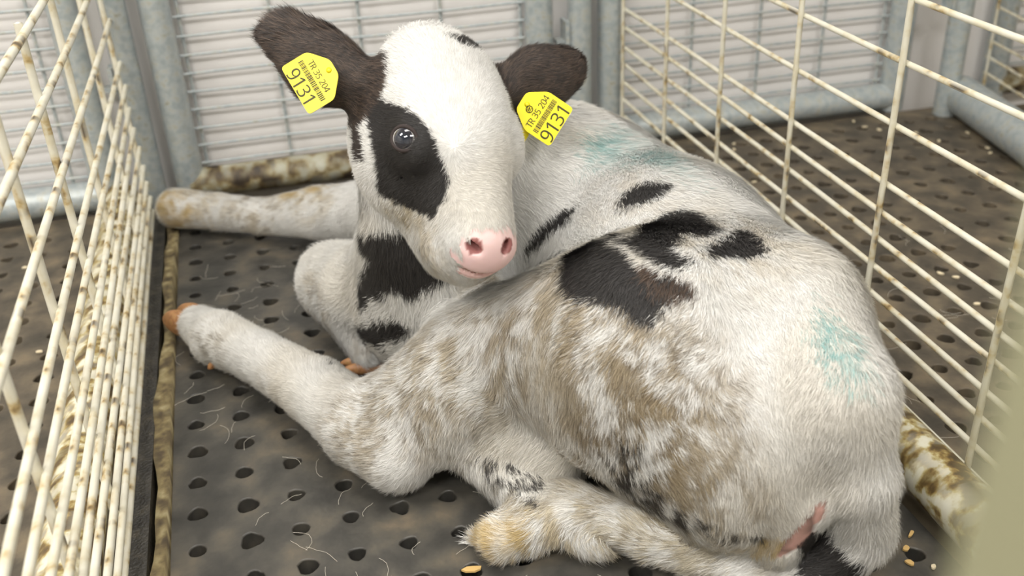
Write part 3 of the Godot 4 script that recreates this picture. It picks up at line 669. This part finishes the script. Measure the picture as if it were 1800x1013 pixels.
func fur(s: Shape, flows: PackedVector3Array, lens: PackedFloat32Array, hidden: PackedByteArray, split: int, root: Node3D) -> void:
	var kinds := 4
	var buffers: Array[PackedFloat32Array] = []
	for k in kinds: buffers.append(PackedFloat32Array())
	for k in range(0, s.i.size(), 3):
		var a := s.i[k]; var b := s.i[k + 1]; var d := s.i[k + 2]
		if hidden[a] and hidden[b] and hidden[d]: continue
		var pa := s.v[a]; var pb := s.v[b]; var pd := s.v[d]
		var area := (pb - pa).cross(pd - pa).length() * 0.5
		var g := 0 if a < split else 1
		var nrm0 := s.n[a]
		if nrm0.y < -0.55 and g == 0: continue
		var facing := nrm0.dot((EYE_POINT - pa).normalized())
		var density := (210000.0 if g == 0 else 480000.0) * FUR_SHARE
		if facing < -0.3: density *= 0.4
		var want := area * density
		var num := int(want) + (1 if rng.randf() < want - int(want) else 0)
		for m in num:
			var u := rng.randf(); var v := rng.randf()
			if u + v > 1.0: u = 1.0 - u; v = 1.0 - v
			var p := pa + (pb - pa) * u + (pd - pa) * v
			var w := 1.0 - u - v
			var n := (s.n[a] * w + s.n[b] * u + s.n[d] * v).normalized()
			var f := flows[a] * w + flows[b] * u + flows[d] * v
			var len: float = lens[a] * w + lens[b] * u + lens[d] * v
			var col := hide_at(p, n, 0.004 if g == 1 else 0.009, g)
			if col.a < 0.05: continue
			len *= col.a * (0.75 + rng.randf() * 0.5)
			if g == 1 and ((p - HEAD_O) * head).x < -0.02: len *= 1.7
			f = f + Vector3(rng.randf() - 0.5, rng.randf() - 0.5, rng.randf() - 0.5) * 0.35
			f = (f - n * f.dot(n)).normalized()
			var x := n.cross(f)
			var shade := 0.79 + rng.randf() * 0.28
			var wide := len * (0.8 + rng.randf() * 0.5)
			var lift := len * (0.5 + rng.randf() * 0.6)
			if p.y < 0.02: lift *= 0.6
			var kind := rng.randi() % kinds
			buffers[kind].append_array(PackedFloat32Array([x.x * wide, n.x * lift, f.x * len, p.x, x.y * wide, n.y * lift, f.y * len, p.y, x.z * wide, n.z * lift, f.z * len, p.z, minf(col.r * shade, 0.95), minf(col.g * shade, 0.95), minf(col.b * shade, 0.95), 1.0]))
	var total := 0
	for k in kinds:
		var mm := MultiMesh.new()
		mm.transform_format = MultiMesh.TRANSFORM_3D
		mm.use_colors = true
		mm.mesh = tuft(8, 0.34 if k % 2 else 0.42, 0.0125, 0.5, 0.15 if k % 2 else 0.8)
		mm.instance_count = buffers[k].size() / 16
		mm.buffer = buffers[k]
		total += mm.instance_count
		var o := MultiMeshInstance3D.new()
		o.name = "fur"
		o.multimesh = mm
		o.material_override = M.fur
		o.set_meta("kind", "stuff")
		root.add_child(o, true)
	print("tufts ", total)

func ball(c: Vector3, r: Vector3, basis: Basis, rows := 14, cols := 20, squash := 0.0) -> Shape:
	var s := Shape.new()
	for y in rows + 1:
		var th := PI * y / rows
		for x in cols:
			var ph := TAU * x / cols
			var q := Vector3(sin(th) * cos(ph), cos(th), sin(th) * sin(ph))
			var rr := r * (1.0 - squash * 0.5 * (1.0 + q.y))
			rr.y = r.y
			s.point(c + basis * (q * rr), (basis * (q / r)).normalized())
	for y in rows:
		for x in cols:
			var x2 := (x + 1) % cols
			s.quad(y * cols + x, (y + 1) * cols + x, (y + 1) * cols + x2, y * cols + x2)
	return s

func eyes(root: Node3D) -> void:
	for e in EYES:
		var c: Vector3 = e[0]; var axis: Vector3 = e[1]; var r: float = e[2]
		var across: Vector3 = (e[3] - axis * axis.dot(e[3])).normalized()
		var b := Basis(across, axis, across.cross(axis))
		var s := ball(c, Vector3.ONE * r, b, 28, 36)
		for k in s.v.size():
			var l: Vector3 = ((s.v[k] - c) / r) * b
			var ang := acos(clampf(l.y, -1.0, 1.0))
			var pup := Vector2(l.x / 0.52, l.z / 0.36).length()
			var col := Color(0.82, 0.80, 0.78)
			if ang < 0.76: col = Color(0.035, 0.030, 0.030)
			if ang < 0.70: col = Color(0.020, 0.022, 0.030)
			if pup < 1.0: col = Color(0.012, 0.016, 0.030)
			s.c[k] = col
		var eye := made(s, "eye", M.eye, root, true)
		tag(eye, "dark glossy eye with a thin white rim", "")
		# lids: a ring round the opening
		var lid := Shape.new()
		var path := []; var radii := []
		for k in 25:
			var an := TAU * k / 24.0
			var open := Vector3(cos(an) * e[4], 0, sin(an) * e[5])
			var out := sqrt(maxf(r * r - open.length_squared(), 0.0))
			path.append(c + b * (open + Vector3(0, out + 0.0004, 0)))
			radii.append(0.0026)
		lid.tube(path, radii, 8, false)
		made(lid, "eyelid", M.lid, root)

func hooves(root: Node3D) -> void:
	for h in HOOVES:
		var d: Vector3 = h[1]; var up: Vector3 = (h[2] - d * d.dot(h[2])).normalized()
		var side := d.cross(up)
		var s := ball(h[0], Vector3(h[4], h[3], h[5]), Basis(side, d, up), 12, 16, 0.35)
		var o := made(s, "hoof", M.hoof, root)
		tag(o, "small orange brown hoof", "")

# ---------------------------------------------------------------- ear tags
func rounded(points: Array, r: float) -> PackedVector2Array:
	var out := PackedVector2Array()
	var n := points.size()
	for k in n:
		var p: Vector2 = points[k]; var a: Vector2 = points[(k + n - 1) % n]; var b: Vector2 = points[(k + 1) % n]
		var da := (a - p).normalized() * minf(r, p.distance_to(a) * 0.45); var db := (b - p).normalized() * minf(r, p.distance_to(b) * 0.45)
		for m in 5:
			var t := m / 4.0
			out.append((p + da).lerp(p, t).lerp(p.lerp(p + db, t), t))
	return out

func ccw(a: Vector2, b: Vector2, c: Vector2) -> bool:
	return (b - a).cross(c - a) > 0.0

func plate(outline: PackedVector2Array, thick: float) -> Shape:
	var s := Shape.new()
	var idx := Geometry2D.triangulate_polygon(outline)
	for side in 2:
		var z := thick * 0.5 if side == 0 else -thick * 0.5
		var first := s.v.size()
		for p in outline: s.point(Vector3(p.x, p.y, z), Vector3(0, 0, 1 if side == 0 else -1))
		for k in range(0, idx.size(), 3):
			if (side == 0) == ccw(outline[idx[k]], outline[idx[k + 1]], outline[idx[k + 2]]): s.tri(first + idx[k], first + idx[k + 2], first + idx[k + 1])
			else: s.tri(first + idx[k], first + idx[k + 1], first + idx[k + 2])
	var n := outline.size()
	for k in n:
		var a := outline[k]; var b := outline[(k + 1) % n]
		var q := Vector3(b.y - a.y, a.x - b.x, 0).normalized()
		s.flat(Vector3(a.x, a.y, thick * 0.5), Vector3(b.x, b.y, thick * 0.5), Vector3(b.x, b.y, -thick * 0.5), Vector3(a.x, a.y, -thick * 0.5), q)
	return s

func lettering(text: String, height: float, at: Vector3, parent: Node, called: String, spacing := 1.0) -> void:
	var f := SystemFont.new()
	f.font_names = PackedStringArray(["Droid Sans"])
	var x := at.x
	var pieces := []
	var width := 0.0
	for ch in text:
		var m := TextMesh.new()
		m.text = ch; m.font = f; m.font_size = 64; m.pixel_size = height / 46.0; m.depth = 0.0004
		pieces.append([m, width, ch])
		width += height * (0.35 if ch == " " else 0.62) * spacing
	for p in pieces:
		if p[2] == " ": continue
		var o := put(p[0], called, M.print, parent)
		o.position = Vector3(x - width * 0.5 + p[1] + height * 0.31 * spacing, at.y, at.z)

func ear_tag(t: Array) -> void:
	var o := thing("ear_tag", t[0], t[4], "ear tag", "yellow ear tags on the calf")
	var x: Vector3 = t[1]; var y: Vector3 = t[2]
	y = (y - x * x.dot(y)).normalized()
	o.basis = Basis(x, y, x.cross(y))
	var w: float = t[3][0] * 0.5; var h: float = t[3][1]; var nk: float = t[3][2]
	# origin at the middle of the lower edge; neck upwards
	var outline := rounded([Vector2(-w, 0), Vector2(w, 0), Vector2(w, h * 0.98), Vector2(nk * 0.55, h + nk), Vector2(-nk * 0.55, h + nk), Vector2(-w, h * 0.98)], 0.005)
	made(plate(outline, 0.0016), "plate", M.tag_yellow, o)
	var z := 0.0010
	lettering("9131", h * 0.46, Vector3(0, h * 0.25, z), o, "digit", 1.14)
	lettering("TR 35 204", h * 0.21, Vector3(0, h * 0.93, z), o, "code_letter", 1.1)
	var bars := Shape.new()
	var bx := -w * 0.82
	while bx < w * 0.82:
		var bw := 0.0004 + rng.randf() * 0.0011
		bars.box(Vector3(bx, h * 0.56, 0), Vector3(bx + bw, h * 0.74, z))
		bx += bw + 0.0004 + rng.randf() * 0.0006
	made(bars, "barcode", M.print, o)
	if t[3][3] > 0.5:
		# the small round emblem: a ring with strokes inside
		var em := Shape.new()
		var c := Vector3(-w * 0.12, h * 1.2, z)
		var ring := []
		for k in 17: ring.append(c + Vector3(cos(TAU * k / 16.0), sin(TAU * k / 16.0), 0) * 0.0042)
		em.tube(ring, [0.0006], 6, false)
		for k in 4: em.tube([c + Vector3(-0.0028, -0.002 + k * 0.0013, 0), c + Vector3(0.0024, -0.0014 + k * 0.0013 + (k % 2) * 0.0008, 0)], [0.0004], 5)
		made(em, "emblem", M.print, o)
		var back := plate(rounded([Vector2(-0.011, -0.008), Vector2(0.011, -0.008), Vector2(0.011, 0.008), Vector2(-0.011, 0.008)], 0.006), 0.002)
		var bo := made(back, "back_plate", M.tag_yellow, o)
		bo.transform = Transform3D(Basis(), o.transform.affine_inverse() * TAG_BACK)
	var stud := Shape.new()
	stud.tube([Vector3(0, h + nk * 0.6, -0.012), Vector3(0, h + nk * 0.6, 0.0006)], [0.0040], 14)
	made(stud, "stud", M.tag_yellow, o)

# ---------------------------------------------------------------- the pen
func bar(path: Array, r: float, called: String, m: Material, parent: Node, sides := 10) -> MeshInstance3D:
	var s := Shape.new()
	s.tube(path, [r], sides)
	return made(s, called, m, parent)

func side_panel(label: String, foot: Vector3, along: Vector3, length: float, heights: Array, posts: Array, r: float) -> void:
	var o := thing("wire_panel", foot, label, "wire panel", "wire side panels of the pens")
	for hgt in heights:
		var path := []
		var ph := rng.randf() * TAU
		for k in 13:
			var t := k / 12.0
			path.append(along * (length * t) + Vector3(0, hgt + sin(t * 9.0 + ph) * 0.0018, 0) + along.cross(Vector3.UP) * sin(t * 7.0 + ph * 2.0) * 0.0016)
		bar(path, r, "horizontal_wire", M.wire, o, 8)
	for d in posts:
		var side := along.cross(Vector3.UP) * (r * 1.6)
		var path := []
		var ph := rng.randf() * TAU
		for k in 9:
			var t := k / 8.0
			path.append(along * (d + sin(t * 6.0 + ph) * 0.0015) + Vector3(0, lerpf(0.001, heights[0] + 0.004, t), 0) + side)
		bar(path, r * 1.05, "upright_wire", M.wire, o, 8)

func back_frame(label: String, x0: float, x1: float, uprights: Array, stained: Material, top: float) -> void:
	var o := thing("back_frame", Vector3(x0, 0, -2.10), label, "pen frame", "tubular back frames of the pens")
	var w := x1 - x0
	bar([Vector3(0.03, 0.0, 0), Vector3(0.03, top, 0)], 0.030, "post", M.galvanised, o, 20)
	bar([Vector3(w - 0.03, 0.0, 0), Vector3(w - 0.03, top, 0)], 0.030, "post", M.galvanised, o, 20)
	bar([Vector3(0.03, 0.033, 0.0), Vector3(w - 0.03, 0.033, 0.0)], 0.032, "bottom_rail", stained, o, 20)
	bar([Vector3(0.03, top, 0.0), Vector3(w - 0.03, top, 0.0)], 0.030, "top_rail", M.galvanised, o, 20)
	var y := 0.073
	while y < top - 0.03:
		var path := []
		var ph := rng.randf() * TAU
		for k in 9: path.append(Vector3(lerpf(0.05, w - 0.05, k / 8.0), y + sin(k * 1.1 + ph) * 0.0012, -0.012))
		bar(path, 0.0031, "horizontal_wire", M.galvanised, o, 7)
		y += 0.0385
	for x in uprights:
		bar([Vector3(x - x0, 0.05, -0.017), Vector3(x - x0, top - 0.03, -0.017)], 0.0037, "upright_wire", M.galvanised, o, 7)

func mat_with_holes(called_label: String, origin: Vector3, turn: float, x0: float, x1: float, z0: float, z1: float, ax: float, az: float, m: Material, hole: float) -> void:
	# local lattice with a hole at (ax, az); the mat is whole cells plus plain margins
	var px := 0.0616; var pz := 0.0667; var thick := 0.052
	var s := Shape.new()
	var i0 := int(ceil((x0 - ax) / px + 0.5)); var i1 := int(floor((x1 - ax) / px - 0.5))
	var k0 := int(ceil((z0 - az) / pz + 0.5)); var k1 := int(floor((z1 - az) / pz - 0.5))
	for i in range(i0, i1 + 1):
		for k in range(k0, k1 + 1):
			var c := Vector3(ax + i * px, 0, az + k * pz)
			var off := Vector3(rng.randf() - 0.5, 0, rng.randf() - 0.5) * 0.004
			var r := hole * (0.82 + rng.randf() * 0.3)
			var rag := 0.04 + rng.randf() * 0.1
			var first := s.v.size()
			for e in 16:
				var an := TAU * e / 16.0
				var d := Vector3(cos(an), 0, sin(an))
				var big := maxf(absf(d.x), absf(d.z))
				var edge := Vector3(d.x / big * px * 0.5, 0, d.z / big * pz * 0.5)
				var rr := r * (1.0 + rag * sin(an * 3.0 + i) + (rng.randf() - 0.5) * rag)
				s.point(c + edge, Vector3.UP)
				s.point(c + off + d * (rr + 0.0025), Vector3.UP)
				s.point(c + off + d * (rr + 0.0007) + Vector3(0, -0.0008, 0), (Vector3.UP - d).normalized())
				s.point(c + off + d * rr + Vector3(0, -0.003, 0), -d)
				s.point(c + off + d * rr * 0.95 + Vector3(0, -thick, 0), -d)
			for e in 16:
				var f := (e + 1) % 16
				for w in 4: s.quad(first + e * 5 + w, first + f * 5 + w, first + f * 5 + w + 1, first + e * 5 + w + 1)
	var bx0 := ax + (i0 - 0.5) * px; var bx1 := ax + (i1 + 0.5) * px
	var bz0 := az + (k0 - 0.5) * pz; var bz1 := az + (k1 + 0.5) * pz
	for r in [[x0, bx0, z0, z1], [bx1, x1, z0, z1], [bx0, bx1, z0, bz0], [bx0, bx1, bz1, z1]]:
		s.flat(Vector3(r[0], 0, r[2]), Vector3(r[1], 0, r[2]), Vector3(r[1], 0, r[3]), Vector3(r[0], 0, r[3]), Vector3.UP)
	for r in [[Vector3(x0, 0, z0), Vector3(x1, 0, z0), Vector3.FORWARD], [Vector3(x1, 0, z1), Vector3(x0, 0, z1), Vector3.BACK], [Vector3(x0, 0, z1), Vector3(x0, 0, z0), Vector3.LEFT], [Vector3(x1, 0, z0), Vector3(x1, 0, z1), Vector3.RIGHT]]:
		var dn := Vector3(0, -thick, 0)
		s.flat(r[0], r[1], r[1] + dn, r[0] + dn, r[2])
	var o := made(s, "rubber_mat", m)
	o.position = origin
	o.rotation.y = turn
	tag(o, called_label, "rubber mat", "perforated rubber mats")

func lamp(at: Vector3, size: Vector2, energy: float, label: String) -> void:
	var o := thing("ceiling_lamp", at, label, "ceiling lamp", "flat ceiling lamps")
	var s := Shape.new(); s.box(Vector3(-size.x * 0.5 - 0.03, 0.0, -size.y * 0.5 - 0.03), Vector3(size.x * 0.5 + 0.03, 0.06, size.y * 0.5 + 0.03))
	made(s, "housing", M.lamp_body, o)
	var g := Shape.new(); g.box(Vector3(-size.x * 0.5, -0.012, -size.y * 0.5), Vector3(size.x * 0.5, 0.0, size.y * 0.5))
	made(g, "lit_panel", M.lamp_glow, o)
	var l := AreaLight3D.new()
	l.name = "lamp_light"
	l.area_size = size
	l.light_color = Color8(255, 252, 247)
	l.light_energy = energy
	l.area_range = 12.0
	l.shadow_enabled = true
	o.add_child(l)
	l.position = Vector3(0, -0.02, 0)
	l.rotation.x = -PI / 2.0

func loose_hair() -> void:
	var s := Shape.new()
	for k in 190:
		var x := rng.randf_range(-0.22, 0.30); var z := rng.randf_range(-1.75, -0.72)
		if k > 150: x = rng.randf_range(0.78, 1.3); z = rng.randf_range(-1.5, -0.8)
		var an := rng.randf() * TAU
		var bend := (rng.randf() - 0.5) * 3.0
		var step := rng.randf_range(0.003, 0.0075)
		var p := Vector3(x, 0.0012, z)
		var path := []
		for m in 8:
			path.append(p)
			an += bend * 0.22 + (rng.randf() - 0.5) * 0.5
			p += Vector3(cos(an), 0, sin(an)) * step
			p.y = 0.0008 + absf(sin(m * 0.9)) * 0.0016
		s.tube(path, [0.00021], 4)
	var o := made(s, "loose_hair", M.loose)
	tag(o, "pale shed hairs scattered over the rubber mats", "shed hair", "", "stuff")

func scraps() -> void:
	for r in SCRAPS:
		var at: Vector3 = r[0]; var l: float = r[1]
		var s := Shape.new()
		var pts := []
		for k in 7:
			var an := TAU * k / 7.0
			pts.append(Vector2(cos(an) * l * (0.7 + rng.randf() * 0.5), sin(an) * l * r[2] * (0.7 + rng.randf() * 0.5)))
		s = plate(PackedVector2Array(pts), 0.0025)
		var o := made(s, "wood_shaving", M.straw if r[3] else M.shaving)
		o.position = at
		o.basis = Basis(Vector3.UP, rng.randf() * TAU) * Basis(Vector3.RIGHT, -PI / 2.0 + 0.12)
		tag(o, r[4], "wood shaving", r[5])

func _ready() -> void:
	# camera
	var cam := Camera3D.new()
	cam.name = "camera"
	add_child(cam)
	var attr := CameraAttributesPhysical.new()
	attr.frustum_focal_length = 41.9
	attr.frustum_focus_distance = 1.18
	attr.exposure_aperture = 5.0
	cam.attributes = attr
	cam.fov = 31.97
	cam.near = 0.02; cam.far = 40.0
	cam.transform = Transform3D(Basis(CAM_X, CAM_Y, CAM_Z), EYE_POINT)
	cam.current = true
	# surroundings
	var env := Environment.new()
	env.background_mode = Environment.BG_COLOR
	env.background_color = Color(0, 0, 0)
	env.tonemap_mode = Environment.TONE_MAPPER_LINEAR
	env.tonemap_exposure = 1.13
	env.sdfgi_enabled = true; env.ssao_enabled = true; env.ssil_enabled = true
	var we := WorldEnvironment.new()
	we.name = "surroundings"
	we.environment = env
	add_child(we)
	rng.seed = 20240
	materials()
	# lamps under the ceiling
	lamp(Vector3(-0.9, 2.50, 0.85), Vector2(1.2, 0.6), 4.6, "flat ceiling lamp over the aisle")
	lamp(Vector3(1.3, 2.50, 0.85), Vector2(1.2, 0.6), 4.2, "flat ceiling lamp over the aisle")
	lamp(Vector3(0.2, 2.50, -1.1), Vector2(1.2, 0.6), 1.1, "flat ceiling lamp straight above the calf pen")
	lamp(Vector3(-1.9, 2.50, -0.75), Vector2(1.2, 0.6), 3.6, "flat ceiling lamp above the pens beyond the densely wired panel")
	# the room
	var s := Shape.new(); s.box(Vector3(-3.2, -0.14, -2.34), Vector3(4.2, -0.052, 2.9)); structure(s, "floor", M.sub)
	s = Shape.new(); s.box(Vector3(-3.2, 2.58, -2.34), Vector3(4.2, 2.68, 2.9)); structure(s, "ceiling", M.ceiling)
	s = Shape.new(); s.box(Vector3(-3.2, -0.052, -2.34), Vector3(4.2, 2.58, -2.138)); structure(s, "wall_back", M.wall)
	s = Shape.new(); s.box(Vector3(-3.2, -0.052, 2.8), Vector3(4.2, 2.58, 2.9)); structure(s, "wall_front", M.barn)
	s = Shape.new(); s.box(Vector3(-3.2, -0.052, -2.138), Vector3(-3.1, 2.58, 2.8)); structure(s, "wall_left", M.barn)
	s = Shape.new(); s.box(Vector3(4.1, -0.052, -2.138), Vector3(4.2, 2.58, 2.8)); structure(s, "wall_right", M.barn)
	# mats
	mat_with_holes("dark grey perforated rubber mat under the calf", Vector3(-0.181, 0, -0.982), 0.030, -0.032, 0.84, -1.06, 1.2, 0.0, 0.0, M.rubber, 0.0118)
	mat_with_holes("dusty brown perforated rubber mat in the empty pen beyond the stained white rail", Vector3(1.067, 0, -2.0), 0.0, -0.315, 0.50, -0.07, 2.2, 0.0, 0.0, M.dusty_rubber, 0.013)
	mat_with_holes("grey perforated rubber mat in the pen behind the densely wired panel", Vector3(-0.427, 0, -1.515), 0.030, -1.3, 0.055, -0.56, 1.7, 0.0, 0.0, M.dusty_rubber, 0.0125)
	# seam between mat and panel
	s = Shape.new(); s.box(Vector3(-0.016, -0.052, -1.05), Vector3(0.014, 0.004, 1.2))
	var strip := made(s, "rubber_strip", M.dark_rubber); strip.position = Vector3(-0.254, 0, -1.0); strip.rotation.y = 0.030
	tag(strip, "narrow black rubber strip along the foot of the densely wired panel", "rubber strip")
	s = Shape.new()
	var first := 0
	for k in 60:
		var z := lerpf(-1.05, 1.0, k / 59.0)
		var wv := 0.0035 * sin(k * 0.5) + 0.002 * sin(k * 1.7)
		var wd := 0.0095 + 0.002 * sin(k * 0.33 + 1.0)
		for q in [Vector3(-wd + wv, -0.052, z), Vector3(-wd + wv, 0.005, z), Vector3(wd + wv * 0.6, 0.007, z), Vector3(wd + wv * 0.6, -0.052, z)]:
			s.point(q, Vector3(signf(q.x) * 0.5, 1, 0).normalized())
		if k > 0:
			for m in 3: s.quad(first + m, first + m + 1, first + 4 + m + 1, first + 4 + m)
			first += 4
	var lath := made(s, "edge_lath", M.edge); lath.position = Vector3(-0.227, 0, -1.0); lath.rotation.y = 0.030
	tag(lath, "dirty yellow brown lath wedged between rubber strip and mat", "lath")
	# back frames and the posts between the pens
	back_frame("galvanised back frame behind the calf's outstretched foreleg", -0.247, 0.590, [-0.176, 0.001, 0.178, 0.350, 0.523], M.stained_rail, 1.1)
	back_frame("galvanised back frame of the empty pen with the brown mat", 0.694, 1.478, [0.75, 0.923, 1.09, 1.253, 1.41], M.galvanised, 1.1)
	back_frame("galvanised back frame seen through the densely wired panel", -1.19, -0.354, [-1.13, -0.96, -0.79, -0.62, -0.45], M.galvanised, 1.1)
	back_frame("galvanised back frame beyond the thick grey floor pipe", 1.70, 2.60, [1.77, 1.94, 2.11, 2.28, 2.45], M.stained_rail, 1.1)
	var dv := [[-0.292, "galvanised divider post beside the densely wired panel"], [0.649, "galvanised divider post between the calf and the empty pen"], [1.545, "galvanised divider post standing at the end of the thick grey floor pipe"]]
	for d in dv:
		var o := thing("divider_post", Vector3(d[0], 0, -2.09 if d[0] < 1.0 else -2.02), d[1], "post", "divider posts between the pens")
		bar([Vector3(0, 0, 0), Vector3(0, 1.15, 0)], 0.026, "tube", M.galvanised, o, 20)
		var b := Shape.new(); b.box(Vector3(-0.035, 0.25, -0.030), Vector3(-0.026, 0.30, 0.012)); b.box(Vector3(-0.052, 0.25, -0.030), Vector3(-0.028, 0.258, 0.0))
		made(b, "bracket", M.galvanised, o)
	# floor pipes of the dividers, wire panels on them
	var lo := thing("floor_pipe", Vector3(-0.318, 0.037, -0.95), "cream pipe on the floor behind the densely wired panel", "pipe", "floor pipes of the dividers")
	bar([Vector3(-0.033, 0, -1.10), Vector3(0.047, 0, 1.5)], 0.036, "tube", M.painted_rail, lo, 20)
	var ro := thing("floor_pipe", Vector3(0.700, 0.037, -0.95), "white pipe stained brown on the floor beside the calf's tail", "pipe", "floor pipes of the dividers")
	bar([Vector3(0, 0, -1.10), Vector3(0, 0, 1.5)], 0.036, "tube", M.painted_rail, ro, 20)
	var fo := thing("floor_pipe", Vector3(1.60, 0.045, -2.0), "thick grey galvanised pipe on the floor of the empty pen", "pipe", "floor pipes of the dividers")
	bar([Vector3(-0.02, 0.0, -0.02), Vector3(-0.23, 0, 1.1)], 0.045, "tube", M.galvanised, fo, 24)
	side_panel("densely wired side panel with peeling cream paint and rust", Vector3(-0.2965, 0.0, -2.05), Vector3(0.0287, 0, 0.99959), 2.0, [0.575, 0.49, 0.402, 0.317, 0.27, 0.224, 0.182, 0.142, 0.104, 0.067, 0.033, 0.004], [0.0, 0.265, 0.535, 0.785, 1.01, 1.24, 1.48, 1.72], 0.0050)
	side_panel("wire side panel rising from the stained white pipe beside the calf's back", Vector3(0.742, 0.0, -2.06), Vector3(0, 0, 1), 1.9, [0.635, 0.556, 0.479, 0.398, 0.318, 0.279, 0.238, 0.197, 0.159, 0.120, 0.077, 0.040, 0.004], [0.005, 0.255, 0.505, 0.755, 1.005, 1.255, 1.505], 0.0040)
	side_panel("wire side panel beyond the thick grey floor pipe", Vector3(1.66, 0.0, -2.05), Vector3(-0.18, 0, 0.984), 1.1, [0.635, 0.556, 0.479, 0.398, 0.318, 0.279, 0.238, 0.197, 0.159, 0.120, 0.08], [0.02, 0.25, 0.5, 0.75], 0.0036)
	# the post close to the camera
	var near := thing("front_post", NEAR_POST, "pale olive painted post of the pen's front, close by", "post")
	var np := Shape.new(); np.box(Vector3(0, 0, 0), Vector3(0.05, 1.15, 0.05)); made(np, "square_tube", M.post_paint, near)
	print("calf ", Time.get_ticks_msec())
	calf()
	print("calf done ", Time.get_ticks_msec())
	for t in TAGS: ear_tag(t)
	loose_hair()
	scraps()
	print("done ", Time.get_ticks_msec())
